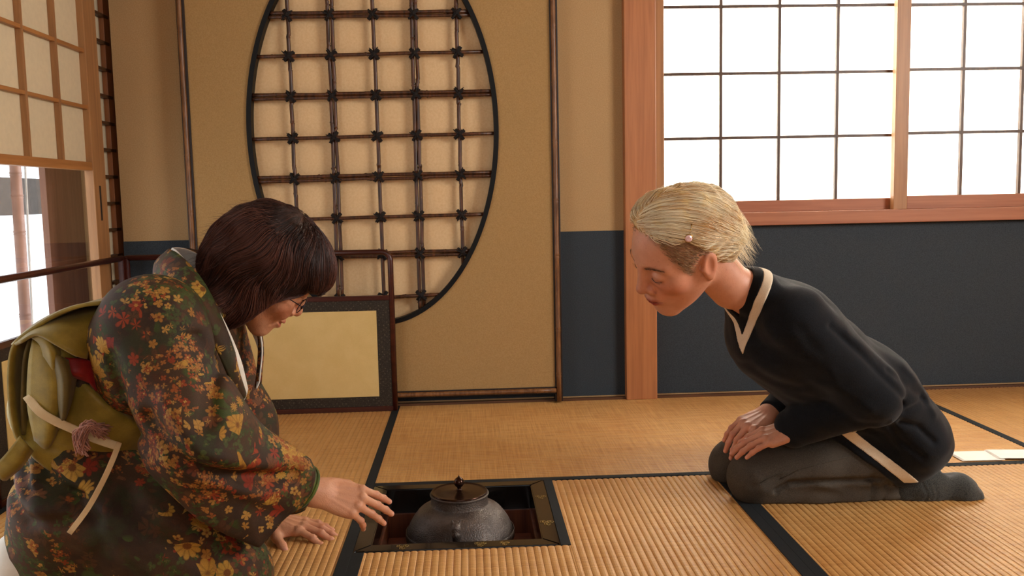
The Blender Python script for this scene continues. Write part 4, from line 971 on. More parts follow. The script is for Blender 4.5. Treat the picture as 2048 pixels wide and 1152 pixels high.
def flow_r(p, t):
    q = to_l(HR, p); x, y, z = q.T
    # parted on her right; combed back and down over the near side
    dx = -.75-.2*(z < .05)-.0*x; dz = -.28-.9*np.clip((.04-x)/.14, 0, 1)+.35*np.clip((x-.06)/.05, 0, 1); dy = np.where(y > -.02, .45, -.35)
    sw = .55*np.sin(x*38+z*26+y*20)+.3*np.sin(z*70-x*25); v = np.stack([np.full_like(x, 1)*dx, dy+sw*.3, dz+sw*.4], 1); return v@HR['R'].T.astype(np.float32)
nS = 7500; r_ = np.random.RandomState(5)
rt = roots_on(hair_r, HR['c']-.19, HR['c']+.19, nS, lambda v: (lambda q: top_edge(q) < np.where(q[:, 0] > .02, -.004, -.002))(to_l(HR, v)), 11)
lk = locks(to_l(HR, rt), 31); Sx = trace(hair_r, rt, flow_r, 10, .0085, r_.uniform(-.0008, .0022, nS)+.0042*lk, r_.uniform(.5, 1.2, nS))
strand_mesh('strands', Sx, r_.uniform(.00028, .0006, nS), M['blond'], hb, np.clip(.15+.75*lk+r_.normal(0, .16, nS), 0, 1))
nE = 1300; rt = roots_on(hair_r, HR['c']-.19, HR['c']+.19, nE, lambda v: (lambda q: (top_edge(q) > -.010) & (q[:, 0] > .0) & (q[:, 2] > .06))(to_l(HR, v)), 17)
Sx = trace(hair_r, rt, flow_r, 10, .0050, r_.uniform(.0002, .0030, nE), r_.uniform(.6, 1.3, nE)); strand_mesh('strands', Sx, r_.uniform(.00028, .0005, nE), M['blond'], hb, np.clip(r_.normal(.45, .25, nE), 0, 1))
# loose tufts with window rim light put into their pale colour, at forehead, crown and nape
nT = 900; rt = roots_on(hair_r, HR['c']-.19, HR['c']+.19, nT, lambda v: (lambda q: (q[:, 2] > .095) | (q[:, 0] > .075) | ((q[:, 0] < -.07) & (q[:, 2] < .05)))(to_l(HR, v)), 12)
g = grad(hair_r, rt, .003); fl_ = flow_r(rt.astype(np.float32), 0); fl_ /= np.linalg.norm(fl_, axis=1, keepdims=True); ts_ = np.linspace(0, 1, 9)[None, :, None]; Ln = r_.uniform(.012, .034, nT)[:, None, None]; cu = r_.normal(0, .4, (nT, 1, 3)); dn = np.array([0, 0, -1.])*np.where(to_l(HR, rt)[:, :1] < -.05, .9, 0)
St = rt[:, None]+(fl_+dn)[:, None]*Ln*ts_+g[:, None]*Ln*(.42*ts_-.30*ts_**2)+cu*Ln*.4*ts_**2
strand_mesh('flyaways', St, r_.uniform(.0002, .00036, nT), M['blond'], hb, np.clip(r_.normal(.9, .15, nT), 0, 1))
# clipped stubble on the side
nU = 2600; hs = lambda p: head_sdf(to_l(HR, p))*HR['s']
V_, Q_ = nets(hs, HR['c']-.16, HR['c']+.16, .004, 1); q_ = to_l(HR, V_.astype(np.float32)); V_ = V_[(undercut(q_) < .002) & (top_edge(q_) > -.012) & (q_[:, 0] < .075)]; V_ = V_[r_.randint(0, len(V_), nU)]+r_.normal(0, .0016, (nU, 3))
g = grad(hs, V_, .003); dd = np.tile(np.float32((-.75, .1, -.65)), (nU, 1))@HR['R'].T; dd = dd-g*np.einsum('ij,ij->i', dd, g)[:, None]; L_ = r_.uniform(.005, .010, nU)[:, None, None]; ts_ = np.linspace(0, 1, 4)[None, :, None]
M['stub'] = hair_mat('clipped_hair', '#6a4c34', '#b3946c', '#8a6a4a', .5, .3)
strand_mesh('clipped_hair', V_[:, None]+dd[:, None]*L_*ts_+g[:, None]*L_*.28*ts_, r_.uniform(.0003, .0005, nU), M['stub'], hb, r_.uniform(0, 1, nU))
# hair pin with a pink stone
pin = hit(1376, 474, hair_r); pn = grad(hair_r, pin[None], .004)[0]; pq = hit(1383, 446, hair_r); M['pin'] = plain('brass_pin', '#a8823c', .3, .9); M['gem'] = plain('pink_stone', '#e8c4c8', .08, 0, .06, 120., coat=.6)
po = tube('hair_pin', [pin+pn*.003, (pin+pq)/2+pn*.006, pq+pn*.003], .0014, M['pin'], hb, 6); po['label'] = 'thin brass hair pin'
def disc(c, n_, prof, k=20):
    n_ = norm(n_); a = norm(np.cross(n_, (0, 0, 1))); b = np.cross(n_, a); V = []; Fc = []
    for r, z in prof: V += [c+n_*z+r*(a*math.cos(t)+b*math.sin(t)) for t in np.arange(k)*2*math.pi/k]
    for i in range(len(prof)-1):
        for j in range(k): Fc.append((i*k+j, i*k+(j+1) % k, (i+1)*k+(j+1) % k, (i+1)*k+j))
    Fc.append(tuple(range((len(prof)-1)*k, len(prof)*k))); return V, Fc
toc = norm(CAM-pin)*.4+pn*.6
v, f = disc(pin+pn*.004, toc, [(.0082, 0), (.0090, .002), (.0082, .0042), (.0074, .0042)], 24); mesh('gem_setting', v, f, M['pin'], po, True)
v, f = disc(pin+pn*.004, toc, [(.0074, .003), (.0072, .0045), (.0045, .0068), (.0001, .0070)], 12); mesh('gem', v, f, M['gem'], po, False)
M['browr'] = plain('light_brown_brow', '#4a3020', .6)
for s_ in (1, -1): hairline(HR, 'eyebrow', woman_r, brow_rows(4, sides=(s_,)), M['browr'])
# eyelashes
M['lash'] = plain('dark_lash', '#2a1a12', .6)
for s_ in (1, -1):
    L = []
    for k in range(16):
        t = k/15; b = np.array([.0900-.004*max(0, t-.5), s_*(.0215+.024*t), .0008-.0020*math.sin(t*math.pi)]); d = np.array([.6, s_*(t-.4)*.5, -.55]); L.append(tube_vf([to_w(HR, b), to_w(HR, b+d*.002), to_w(HR, b+d*.0036+np.array([.0004, 0, .0006]))], [.0002, .00015, .00008], 4))
    L.append(tube_vf([to_w(HR, q) for q in crom([(.0893, s_*.0205, .0010), (.0903, s_*.027, -.0003), (.0903, s_*.033, -.0010), (.0875, s_*.041, .0000), (.0845, s_*.0465, .0014)], 4)], .0007, 5))
    v, f = joinvf(L); mesh('eyelashes', v, f, M['lash'], woman_r, True)

# ------------------------------------------------------------------ left woman: kneeling in a flowered kimono, one hand held out over the hearth
HL_ = head_frame(528, 543, -.45, math.radians(-15), math.radians(37), math.radians(27), 1, .94)
BY = -.50
hipL, waistL, chestL, shL = P(188, 950, BY), P(185, 835, BY), P(335, 695, BY+.01), P(372, 632, BY+.02)
SHNl, ELNl, WRNl = P(306, 655, -.650), P(402, 868, -.70), P(622, 984, -.575)
SHFl, ELFl, WRFl = P(405, 640, -.345), P(508, 860, -.315), P(568, 1048, -.385)
hx0 = P(641, 983, -.572); wf = fl0(540, 1071)+np.array([0, .006, .036]); WRFl = wf+np.array([-.035, .004, .030])
handA = Hand(hx0, (.93, .10, -.30), (.22, -.74, .63), (0, .7, .7), .86,
    dict(index=(32, 7, 4), middle=(33, 7, 4), ring=(34, 9, 5), pinky=(42, 24, 10)), dict(index=7, middle=2.5, ring=-2, pinky=-10), (.86, .35, -.40))
handB = Hand(wf, np.array([.955, -.24, -.17]), (.13, -.10, 1), (0, -1, 0), .90,
    dict(index=(12, 14, 2), middle=(8, 16, 4), ring=(6, 16, 4), pinky=(4, 16, 4)), dict(index=9, middle=2, ring=-5, pinky=-14), (.62, .74, -.22), (-10, 0))
def body_l(p):
    d = near_only(p, HL_['c'], .25, lambda q: head_sdf(to_l(HL_, q), True, .8)*HL_['s'])
    nb = P(385, 600, BY+.02)
    d = smin(d, cone(p, to_w(HL_, (-.030, 0, -.030)), nb, .046, .052), .02)
    d = smin(d, chain(p, [hipL, waistL, chestL, shL], [.09, .085, .09, .07], .04), .03)
    for sh, el, wr, hd in ((SHNl, ELNl, WRNl, handA), (SHFl, ELFl, WRFl, handB)):
        d = smin(d, chain(p, [shL, sh, el, wr, hd.w((.004, 0, -.002))], [.05, .042, .024, .0215, .0215], .02), .02); d = smin(d, hd(p), .012)
    for dy in (-.09, .09):
        d = smin(d, chain(p, [hipL+np.array([0, dy, -.03]), P(480, 1165, BY+dy*1.2), P(120, 1190, BY+dy)], [.07, .05, .035], .02), .03)
    return d
SKIN_L = np.float32(lin('#cb9473')[:3])
def body_l_col(p):
    col = np.tile(SKIN_L, (len(p), 1)); q = to_l(HL_, p); m = vlen(q) < .2
    col[m] = face_tint(q[m], col[m], lin('#a83c44')[:3], .85, lin('#4a342a')[:3], lin('#c06a4c')[:3], 1.)
    for h_ in (handA, handB): col = h_.tint(p, col, lin('#d8a08c')[:3], lin('#b45a42')[:3])
    return np.concatenate([col, np.ones((len(p), 1), np.float32)], 1)
woman_l = sdf_obj('person', body_l, (-.68, -.84, .0), (.16, -.22, .76), .005, skin_mat('skin_mature', .12, .34), None,
    fine=[(HL_['c'], .18)]+[(h.w((.09, 0, 0)), .12) for h in (handA, handB)], fine_h=.0021, col=body_l_col)
tag(woman_l, 'kneeling person in a brown flowered kimono leaning over the hearth with one hand held out', 'person')

# kimono cloth: woven flowers scattered in clusters on a dark brown and olive ground
def kimono_mat():
    n = NT('flowered_kimono_silk'); g = n.n('NewGeometry'); pos = g.outputs['Position']; nor = g.outputs['Normal']
    pos = n.vm('ADD', pos, n.vm('SCALE', n.noise(pos, 18., 2., out=1), sc=.012))
    def ground():
        a = n.noise(pos, 9., 4., .6); b = n.noise(n.vm('ADD', pos, (3.1, 7.7, 1.3)), 13., 4., .65); k = n.noise(n.vm('ADD', pos, (9.1, .7, 4.3)), 55., 3., .7)
        c = n.mix(n.ss(a, .35, .65), lin('#32231a'), lin('#46311f')); c = n.mix(n.ss(b, .50, .62, 0., .8), c, lin('#33341e')); c = n.mix(n.ss(b, .30, .44, .55, 0.), c, lin('#4c2c1c'))
        return n.mix(n.ss(k, .56, .70, 0., .4), c, lin('#4c3824'))
    col = ground()
    t1 = n.vm('NORMALIZE', n.vm('CROSS_PRODUCT', nor, (.15, .25, .95))); t2 = n.vm('CROSS_PRODUCT', nor, t1)
    def layer(col, off, scale, size, petals, depth, c_out, c_in, c_eye, dens, dens_scale, lo, hi, soft=.06, rnd=1.):
        "one layer of flowers: Voronoi cells give the centres, petals by angle in the cloth plane"
        v = n.n('TexVoronoi', feature='F1'); p2 = n.vm('ADD', pos, off); n.set(v.inputs['Vector'], p2); v.inputs['Scale'].default_value = scale; v.inputs['Randomness'].default_value = rnd
        loc = n.vm('SUBTRACT', p2, v.outputs['Position']); a = n.vm('DOT_PRODUCT', loc, t1); b = n.vm('DOT_PRODUCT', loc, t2)
        r = n.math('SQRT', n.math('ADD', n.math('MULTIPLY', a, a), n.math('MULTIPLY', b, b))); rr = n.vm('LENGTH', loc)
        ang = n.math('ARCTAN2', b, a); sc = n.n('SeparateColor'); n.t.links.new(v.outputs['Color'], sc.inputs[0])
        sz = n.math('MULTIPLY', n.math('ADD', n.math('MULTIPLY', sc.outputs[0], .7), .55), size)
        pet = n.math('ABSOLUTE', n.math('COSINE', n.math('ADD', n.math('MULTIPLY', ang, petals/2.), n.math('MULTIPLY', sc.outputs[1], 6.))))
        rad = n.math('MULTIPLY', sz, n.math('ADD', 1.-depth, n.math('MULTIPLY', pet, depth)))
        x = n.math('DIVIDE', n.math('MAXIMUM', r, n.math('MULTIPLY', rr, .75)), rad)
        dm = n.noise(n.vm('ADD', pos, (off[1], off[2]+2., off[0])), dens_scale, 2.); dmask = n.ss(dm, lo, hi)
        on = n.math('MULTIPLY', n.ss(x, 1.+soft, 1.-soft, 0., 1.), n.math('GREATER_THAN', dmask, n.math('ADD', sc.outputs[2], dens)))
        pc = n.mix(sc.outputs[1], c_out, c_in); pc = n.mix(n.ss(pet, .2, .75, .35, 0.), pc, lin('#3a2414'))
        pc = n.mix(n.ss(x, .36, .26), pc, c_eye); return n.mix(n.math('MULTIPLY', on, .88), col, pc)
    # green leaves, rust blossoms, golden chrysanthemums, small red and gold sprays
    L_ = lin
    col = layer(col, (2.2, .3, 5.1), 17., .027, 2., .70, L_('#2c3818'), L_('#424e22'), L_('#262f15'), .08, 6., .40, .70, .25)
    col = layer(col, (4.4, 3.3, 7.1), 30., .018, 5., .55, L_('#4a2a1a'), L_('#573c24'), L_('#3a2c18'), .05, 7., .38, .64, .25)
    col = layer(col, (1.2, 4.3, .1), 24., .021, 8., .35, L_('#6a301a'), L_('#6c4a2e'), L_('#8c6030'), .20, 6., .42, .68, .12)
    col = layer(col, (7.2, 1.3, 3.1), 32., .0150, 6., .40, L_('#86281a'), L_('#9c421e'), L_('#b07836'), .22, 6., .44, .68, .1)
    col = layer(col, (8.2, 3.9, 6.1), 62., .0100, 3., .60, L_('#323e1c'), L_('#485028'), L_('#5a5a2c'), .15, 8., .42, .64, .2)
    col = layer(col, (.2, 9.3, 2.1), 27., .0190, 10., .22, L_('#a87626'), L_('#bc903c'), L_('#74441c'), .28, 6., .45, .68, .08)
    col = layer(col, (5.2, 2.3, 8.1), 52., .0098, 5., .45, L_('#9a6426'), L_('#b88c44'), L_('#6a3418'), .16, 6., .47, .66, .12)
    col = layer(col, (3.7, 6.3, 1.9), 80., .0074, 4., .55, L_('#8a3018'), L_('#a27032'), L_('#bc9248'), .12, 6., .46, .64, .15)
    #col = layer(col, (6.7, .3, 4.9), 120., .0050, 4., .5, L_('#60452a'), L_('#7c6034'), L_('#4a301a'), .10, 8., .44, .62, .2)
    w = n.noise(n.vm('MULTIPLY', pos, (700, 700, 700)), 1., 1.); col = n.mix(n.ss(w, .35, .7, 0., .35), col, n.mix(.55, col, lin('#120c08')))
    n.bump(w, .35, .0007); n.fin(col, .68, spec=.22); return n.m
M['kimono'] = kimono_mat()
def cloth(name, c1, c2, rough=.6, sheen=.1, sc=600., spec=.3):
    n = NT(name); a = n.noise(n.co(), sc, 2.); b = n.noise(n.co(), 25., 3.); c = n.mix(n.ss(b, .35, .7), lin(c1), lin(c2)); c = n.mix(n.ss(a, .4, .7, 0., .3), c, lin(c1)); n.bump(a, .3, .0007); return n.fin(c, rough, spec=spec, sheen=sheen)
M['obi'] = cloth('olive_gold_obi', '#7c661f', '#99812f', .5, .15); M['obi_in'] = cloth('obi_lining', '#5a4a20', '#6c5a28', .6); M['cordc'] = cloth('cream_cord', '#cdb389', '#dcc59c', .7); M['red'] = cloth('crimson_silk', '#6e0c0e', '#8c1416', .5)
M['white'] = cloth('white_cotton', '#d8d2c6', '#e8e2d8', .8); M['pink'] = cloth('dusty_pink_tassel', '#9a6a5a', '#b88474', .8); M['lining'] = cloth('green_lining', '#3c4a1a', '#55641f', .6)
SLV = P2([(255, 800), (350, 760), (470, 880), (600, 952), (612, 975), (600, 1012), (560, 1062), (514, 1106), (455, 1072), (380, 1010), (300, 930)], -.70)
FOLDS_L = [([(240, 850), (290, 930), (380, 1010), (470, 1075)], -.66, .006, .016), ([(320, 820), (390, 890), (480, 945), (570, 970)], -.70, .010, .014), ([(360, 780), (430, 870), (540, 935)], -.70, -.008, .018), ([(255, 700), (270, 780), (300, 850)], -.66, .006, .014),
    ([(420, 660), (455, 720), (470, 800)], -.6, .008, .014), ([(300, 870), (380, 930), (470, 1000), (540, 1050)], -.72, .005, .018), ([(350, 900), (430, 960), (520, 1010)], -.72, -.005, .020), ([(200, 700), (230, 800), (240, 870)], -.6, .006, .014), ([(150, 900), (200, 930), (260, 980)], -.55, .008, .014), ([(110, 940), (150, 1000), (220, 1040)], -.6, -.005, .018), ([(60, 900), (110, 950), (200, 960)], -.6, .008, .012), ([(40, 960), (110, 1000), (190, 1000)], -.6, .007, .012), ([(260, 980), (330, 1050), (420, 1110)], -.66, .006, .018), ([(230, 1010), (270, 1080), (340, 1150)], -.66, -.005, .02)]
def kimono(p):
    d = fcone(p, hipL, waistL, .114, .105, (0, 1, 0), 1.35); d = smin(d, fcone(p, waistL, chestL, .105, .118, (0, 1, 0), 1.35), .05)
    d = smin(d, fcone(p, chestL, P(385, 635, BY+.02), .118, .078, (0, 1, 0), 1.75), .05); d = smin(d, fcone(p, P(250, 720, BY), P(300, 640, BY), .075, .075, (0, 1, 0), 1.9), .05)
    for dy in (-.10, .10):                                                           # lap, folded legs
        d = smin(d, chain(p, [hipL+np.array([.02, dy, -.02]), P(330, 1050, BY+dy*1.1), P(455, 1140, BY+dy*1.15)], [.115, .095, .078], .04), .05)
        d = smin(d, chain(p, [P(440, 1185, BY+dy*1.1), P(160, 1165, BY+dy)], [.075, .080], .03), .05)
    d = smin(d, fcone(p, P(140, 1060, BY), P(140, 1110, BY), .10, .085, (0, 1, 0), 1.5), .05)
    # near sleeve: padded arm and the long hanging bag
    an = chain(p, [SHNl, ELNl, WRNl+np.array([-.034, 0, .006])], [.092, .074, .046], .05)
    x, y, z = p.T; yb = np.float32(-.70)+.06*np.clip((x-ELNl[0])/(WRNl[0]-ELNl[0]), 0, 1)*1.6-.03*np.clip((ELNl[2]-z)*4, 0, 1)
    d2 = poly2(x, z, np.array(SLV)[:, [0, 2]]); th = .016+.022*np.clip(-d2/.06, 0, 1)
    sl = np.sqrt(np.maximum(d2+.012, 0)**2+np.maximum(np.abs(y-yb)-th+.012, 0)**2)+np.minimum(np.maximum(d2+.012, np.abs(y-yb)-th+.012), 0)-.012
    an = smin(an, sl, .045)
    # hollow of the sleeve mouth
    wd_ = norm(WRNl-ELNl); an = smax(an, -cone(p, WRNl-wd_*.03, WRNl+wd_*.08, .020, .044), .004)
    d = smin(d, an, .030)
    # far sleeve
    af = chain(p, [SHFl, P(478, 850, -.315), P(512, 985, -.36)], [.080, .066, .050], .05); af = smin(af, fcone(p, P(470, 840, -.33), P(470, 1000, -.36), .06, .07, (0, 1, 0), .7), .04)
    d = smin(d, af, .03)
    # opening for the neck
    nb = P(392, 600, BY+.02); up = norm(to_w(HL_, (-.02, 0, -.02))-P(370, 640, BY+.02)); d = smax(d, -cone(p, nb-up*.02, nb+up*.2, .060, .10), .006)
    for pts, Y, dep, w in FOLDS_L: d = d+1.7*fold2(p, pts, Y, dep, w)*np.exp(-np.maximum(y-np.float32(-.52), 0)/.05)
    d = d+.0035*wob(p, 21, 26.)+.0015*wob(p, 22, 70.)
    return np.maximum(d, .001-p[:, 2])
kim = sdf_obj('kimono', kimono, (-.70, -.86, 0), (.02, -.16, .74), .0045, M['kimono'], woman_l, band=1.8); kim['label'] = 'brown silk kimono woven with red, gold and green flowers'
ca_, cb_ = ortho(norm(WRNl-ELNl), (0, 0, 1)); cc_ = np.cross(ca_, cb_); tl = np.linspace(0, 2*math.pi, 28, endpoint=False)
v, q_ = joinvf([tube_vf([WRNl+ca_*(-.020-.006*k)+(cb_*math.cos(t)+cc_*math.sin(t))*(.0400-.002*k) for t in tl], .0035, 6, True) for k in range(3)])
mesh('sleeve_lining', v, q_, M['lining'], kim, True)['label'] = 'green lining showing at the cuff'
# collar: outer band and the white under-collar, standing away from the nape
CT = [(490, 784, -.530), (470, 712, -.575), (444, 642, -.595), (412, 574, -.590), (380, 530, -.565), (352, 505, -.525), (339, 500, -.48)]
CB = [(478, 806, -.545), (455, 748, -.605), (424, 682, -.625), (388, 622, -.625), (350, 590, -.605), (322, 566, -.555), (311, 556, -.48)]
def collar(name, top, bot, mat, thick, bulge):
    T_ = [P(*q) for q in top]; B_ = [P(*q) for q in bot]; fl_ = lambda q: np.array([q[0], -.96-q[1], q[2]]); g = []
    for t, b in list(zip(T_, B_))+[(fl_(t), fl_(b)) for t, b in list(zip(T_, B_))[-2::-1]]:
        m = (t+b)/2; out = norm(np.array([m[0]-P(420, 620, -.48)[0], (m[1]+.48)*1.5, .03])); g.append([b, m+out*bulge, t])
    return patch(name, g, mat, kim, 5, thick, 4)
co_ = collar('collar', CT, CB, M['kimono'], .006, .010)
collar('under_collar', [(495, 777, -.530), (480, 717, -.568), (453, 651, -.578), (418, 588, -.570), (384, 536, -.545), (356, 503, -.510), (346, 496, -.48)], [(488, 800, -.53), (470, 745, -.575), (444, 690, -.585), (410, 620, -.59), (375, 575, -.570), (345, 540, -.525), (335, 530, -.48)], M['white'], .003, .002)['label'] = 'white under-collar'

# obi, drum knot, cord, tassel
obi = root('obi_anchor', (0, 0, 0)) if False else None
def obi_band(p):
    d = fcone(p, waistL+np.array([-.02, 0, -.015]), P(262, 760, BY), .132, .130, (0, 1, 0), 1.35); a = norm(chestL-waistL).astype(np.float32); c = P(205, 815, BY).astype(np.float32); t = (p-c)@a
    d = smax(d, np.abs(t)-.078, .008); d = smax(d, -fcone(p, waistL, P(262, 760, BY), .105, .105, (0, 1, 0), 1.35), .004)
    return d+fold2(p, [(80, 870), (150, 905), (210, 930)], -.66, .004, .01)
ob = sdf_obj('obi', obi_band, P(40, 960, BY)-np.array([.05, .24, .05]), P(330, 640, BY)+np.array([.05, .24, .05]), .0045, M['obi'], woman_l); ob['label'] = 'olive gold obi sash tied in a drum knot'
YN, YFr = -.685, -.335
def lat(prof, ys, dx=None): return [[P(x, y, Y) if k == 0 else P(x, y, ys[0])+np.array([0, Y-ys[0], 0]) for k, Y in enumerate(ys)] for x, y in prof]
ysd = [YN, YN+.08, -.51, YFr-.06, YFr]
patch('drum_knot', lat([(205, 606), (160, 612), (115, 628), (65, 658), (28, 690), (18, 740), (20, 810), (30, 868), (42, 884)], ysd), M['obi'], ob, 5, .006)
patch('drum_knot', lat([(60, 676), (48, 720), (44, 800), (46, 870)], [YN+.008, YN+.09, -.51, YFr-.05]), M['obi_in'], ob, 5, .005)
def side(name, rows, mat, thick=.005): return patch(name, [[P(x, y, Y) for x, y, Y in r] for r in rows], mat, ob, 6, thick)
side('drum_drape', [[(24, 690, -.62), (62, 655, -.60), (108, 628, -.60), (155, 611, -.60), (199, 606, -.60)], [(28, 690, -.680), (68, 660, -.678), (112, 648, -.680), (156, 648, -.672), (192, 642, -.655)], [(42, 684, -.700), (74, 670, -.704), (112, 690, -.710), (150, 711, -.704), (172, 718, -.682)]], M['obi'], .005)
side('drum_side', [[(66, 678, -.688), (100, 690, -.690), (168, 652, -.660)], [(58, 730, -.690), (108, 735, -.70), (150, 720, -.67)], [(56, 810, -.690), (112, 790, -.702), (128, 800, -.675)], [(70, 880, -.686), (96, 896, -.694), (122, 842, -.672)]], M['obi'])
side('fold_flap', [[(98, 700, -.694), (118, 712, -.704), (150, 728, -.68)], [(112, 740, -.700), (132, 760, -.712), (152, 752, -.68)], [(118, 800, -.700), (130, 822, -.710), (142, 800, -.68)], [(122, 838, -.695), (126, 842, -.700), (130, 836, -.68)]], M['obi_in'])
side('fold_flap', [[(60, 672, -.692), (90, 674, -.700), (118, 690, -.690)], [(82, 690, -.698), (104, 700, -.708), (120, 715, -.69)], [(92, 730, -.694), (108, 742, -.70), (118, 748, -.688)]], M['obi'])
side('tail', [[(40, 872, -.69), (56, 890, -.694), (66, 900, -.68)], [(14, 905, -.70), (34, 930, -.70), (44, 932, -.68)], [(-14, 935, -.70), (2, 958, -.70), (12, 960, -.68)]], M['obi'], .004)
side('crimson_sash', [[(112, 712, -.668), (140, 716, -.688), (178, 722, -.672), (196, 742, -.655)], [(114, 735, -.670), (142, 745, -.696), (174, 745, -.684), (196, 765, -.66)], [(120, 745, -.664), (146, 752, -.682), (176, 764, -.680), (192, 784, -.66)]], M['red'], .006)
def obr(x, y): return hit(x, y, lambda p: np.minimum(obi_band(p), kimono(p)))
def ribbon(name, pts, wd, mat, par, thick=.004):
    pts = crom(pts, 5); g = []
    for i, q in enumerate(pts):
        t = norm(pts[min(i+1, len(pts)-1)]-pts[max(i-1, 0)]); n_ = norm(CAM-q); s_ = norm(np.cross(t, n_)); g.append([q-s_*wd/2, q, q+s_*wd/2])
    return patch(name, g, mat, par, 3, thick, 1)
tow = lambda q, k: q+norm(CAM-q)*k
ribbon('obi_cord', [tow(P(54, 792, -.69), .004)]+[tow(obr(x, y), .006) for x, y in ((150, 858), (190, 878), (238, 893))][:0]+[P(78, 822, -.705), P(110, 842, -.705), P(150, 860, -.70), P(192, 878, -.695), P(240, 894, -.685)], .014, M['cordc'], ob)['label'] = 'cream braided cord'
ribbon('cord_end', [P(238, 886, -.70), P(226, 918, -.715), P(206, 962, -.725), P(176, 1016, -.735), P(139, 1066, -.735)], .009, M['cordc'], ob)['label'] = 'hanging end of the cream cord'
L = []; r_ = np.random.RandomState(3); tc = P(205, 868, -.715)
for k in range(150):
    a = P(205, 862, -.715)+r_.normal(0, .006, 3); b = P(178+r_.normal(0, 7), 852+r_.normal(0, 4), -.722+r_.normal(0, .006)); c = P(160+r_.normal(0, 5), 875+r_.normal(0, 6), -.722+r_.normal(0, .007)); e = P(166+r_.normal(0, 7), 898+r_.normal(0, 7), -.72+r_.normal(0, .006))
    L.append(tube_vf(crom([a, b, c, e], 3), .0011, 4))
v, f = joinvf(L); mesh('tassel', v, f, M['pink'], ob, True)['label'] = 'dusty pink silk tassel'
# tabi socks
def tabi(p, dy):
    q = p-np.float32((0, dy, 0)); d = chain(q, [P(75, 1150, -.60), P(40, 1130, -.60)], [.040, .040], .02); d = smin(d, fcone(q, P(40, 1128, -.60), P(-40, 1165, -.61), .040, .030, (0, 1, 0), 1.15), .03); d = smin(d, ball(q, P(34, 1100, -.60), .030), .03)
    return np.maximum(d+fold2(q, [(10, 1090), (20, 1120), (10, 1150)], -.6, .002, .006), .001-p[:, 2])
for dy in (0, .19):
    c = P(10, 1140, -.60)+np.array([0, dy, 0]); sdf_obj('tabi_sock', lambda p: tabi(p, dy), c-np.array([.12, .08, .09]), c+np.array([.12, .08, .09]), .004, M['white'], woman_l)['label'] = 'white tabi sock'

# hair: full dark bob with a fringe
def hair_l_l(q):
    m = mir(q); d = ell(q, (-.008, 0, .043), (.116, .094, .099)); d = smin(d, ell(q, (-.058, 0, -.016), (.064, .085, .080)), .04)
    d = smin(d, ell(q, (.050, 0, .060), (.060, .072, .054)), .03); d = smin(d, ell(m, (.018, .062, -.035), (.048, .034, .075)), .03)
    d = smin(d, ell(m, (-.035, .058, -.085), (.050, .036, .035)), .03)
    d = d+.002*np.sin(q[:, 2]*90+q[:, 0]*60)*np.sin(q[:, 1]*70)
    face = poly2(q[:, 0], q[:, 2], [(.20, .050), (.105, .050), (.080, .043), (.066, .027), (.048, .014), (.031, -.008), (.022, -.040), (.018, -.080), (.004, -.12), (.0, -.16), (.2, -.16)])
    return smax(smax(d, -face, .012), -ell(q, (.08, 0, -.06), (.05, .056, .09)), .01)
def hair_l(p): return hair_l_l(to_l(HL_, p))*HL_['s']
M['dark'] = hair_mat('dark_brown_hair', '#1e0f0c', '#744638', '#3c2119', .45, .4)
hl = sdf_obj('hair', hair_l, HL_['c']-.20, HL_['c']+.20, .0032, M['dark'], woman_l, col=lambda p: np.concatenate([np.tile(np.float32(.2), (len(p), 3)), np.ones((len(p), 1), np.float32)], 1)); hl['label'] = 'dark brown bobbed hair with a fringe'
CRN = np.float32((-.020, 0, .145))
def flow_l(p, t):
    q = to_l(HL_, p); v = q-CRN; v[:, 2] *= .4; v /= np.linalg.norm(v, axis=1, keepdims=True)+1e-6; v[:, 2] -= .55; v[:, 0] += .34*np.sin(q[:, 2]*55+q[:, 1]*35)+.2*np.sin(q[:, 0]*60+q[:, 1]*50)
    return v@HL_['R'].T.astype(np.float32)
nS = 8500; r_ = np.random.RandomState(8)
rt = roots_on(hair_l, HL_['c']-.2, HL_['c']+.2, nS, lambda v: to_l(HL_, v)[:, 2] > -.075, 13)
lk = locks(to_l(HL_, rt), 41, 80.); Sx = trace(hair_l, rt, flow_l, 10, .0095, r_.uniform(-.0008, .0025, nS)+.0060*lk, r_.uniform(.5, 1.2, nS))
strand_mesh('strands', Sx, r_.uniform(.00026, .00055, nS), M['dark'], hl, np.clip(.7*lk+r_.normal(0, .2, nS), 0, 1))
nT = 900; rt = roots_on(hair_l, HL_['c']-.2, HL_['c']+.2, nT, lambda v: to_l(HL_, v)[:, 0] < .04, 14)
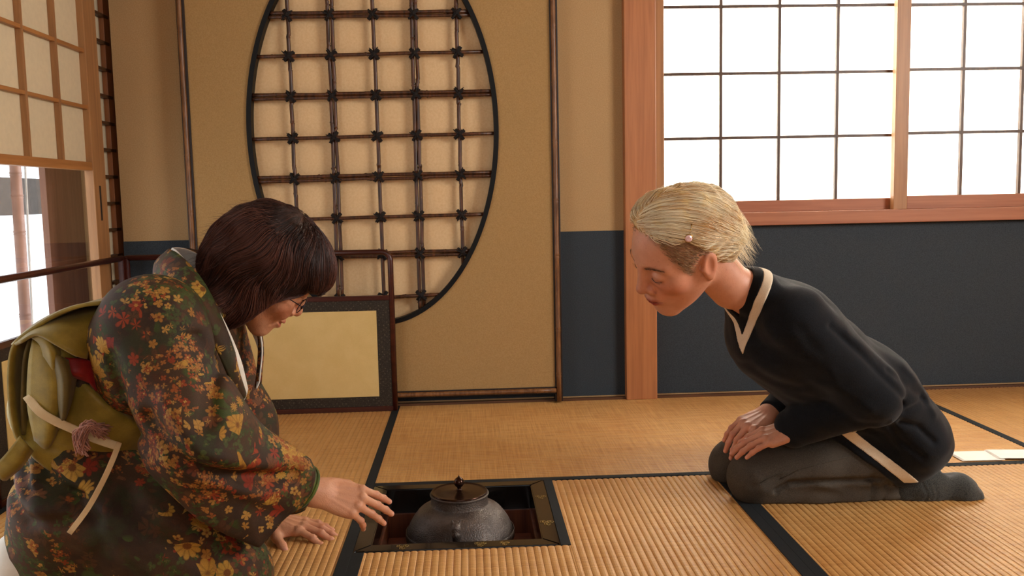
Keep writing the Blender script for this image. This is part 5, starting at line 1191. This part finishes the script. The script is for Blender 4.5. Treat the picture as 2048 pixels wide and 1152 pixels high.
g = grad(hair_l, rt, .003); fl_ = flow_l(rt.astype(np.float32), 0); fl_ /= np.linalg.norm(fl_, axis=1, keepdims=True); ts_ = np.linspace(0, 1, 9)[None, :, None]; Ln = r_.uniform(.010, .030, nT)[:, None, None]; cu = r_.normal(0, .5, (nT, 1, 3))
strand_mesh('flyaways', rt[:, None]+fl_[:, None]*Ln*ts_+g[:, None]*Ln*(.32*ts_-.2*ts_**2)+cu*Ln*.35*ts_**2, r_.uniform(.00016, .0003, nT), M['dark'], hl, np.clip(r_.normal(.5, .3, nT), 0, 1))
M['browl'] = plain('dark_brow', '#2c1c16', .6)
for s_ in (1, -1): hairline(HL_, 'eyebrow', woman_l, brow_rows(6, 60, .002, (s_,)), M['browl'])
# glasses
M['wire'] = plain('dark_wire', '#2a2430', .3, .8); L = []; t = np.linspace(0, 2*math.pi, 32, endpoint=False)
for s_ in (1, -1):
    L.append(tube_vf([to_w(HL_, (.1010-.25*(.021*abs(math.cos(a))**2)*0-.10*abs(s_*(.034+.023*math.cos(a)))**1, s_*(.034+.023*math.cos(a)), .001+.0165*math.sin(a))) for a in t], .0009, 6, True))
    L.append(tube_vf([to_w(HL_, q) for q in ((.0955, s_*.057, .006), (.090, s_*.066, .010), (.05, s_*.076, .010), (-.005, s_*.082, .012))], .0010, 6)); L.append(tube_vf([to_w(HL_, q) for q in ((.0975, s_*.012, .004), (.1035, s_*.006, .008), (.105, 0, .009))], .0009, 6))
    L.append(tube_vf([to_w(HL_, q) for q in ((.0955, s_*.055, .010), (.0935, s_*.0585, .003))], .0022, 6))
v, f = joinvf(L); gl = mesh('glasses', v, f, M['wire'], woman_l, True); gl['label'] = 'thin wire spectacles'
for s_ in (1, -1):
    vv = [to_w(HL_, (.1008-.10*abs(.034+.022*math.cos(a)), s_*(.034+.022*math.cos(a)), .001+.0158*math.sin(a))) for a in t]; vv += [x+HL_['R'][:, 0]*.0008 for x in vv]; k = len(t)
    mesh('lens', vv, [tuple(range(k)), tuple(range(2*k-1, k-1, -1))]+[(i, (i+1) % k, k+(i+1) % k, k+i) for i in range(k)], M['glass'], gl)
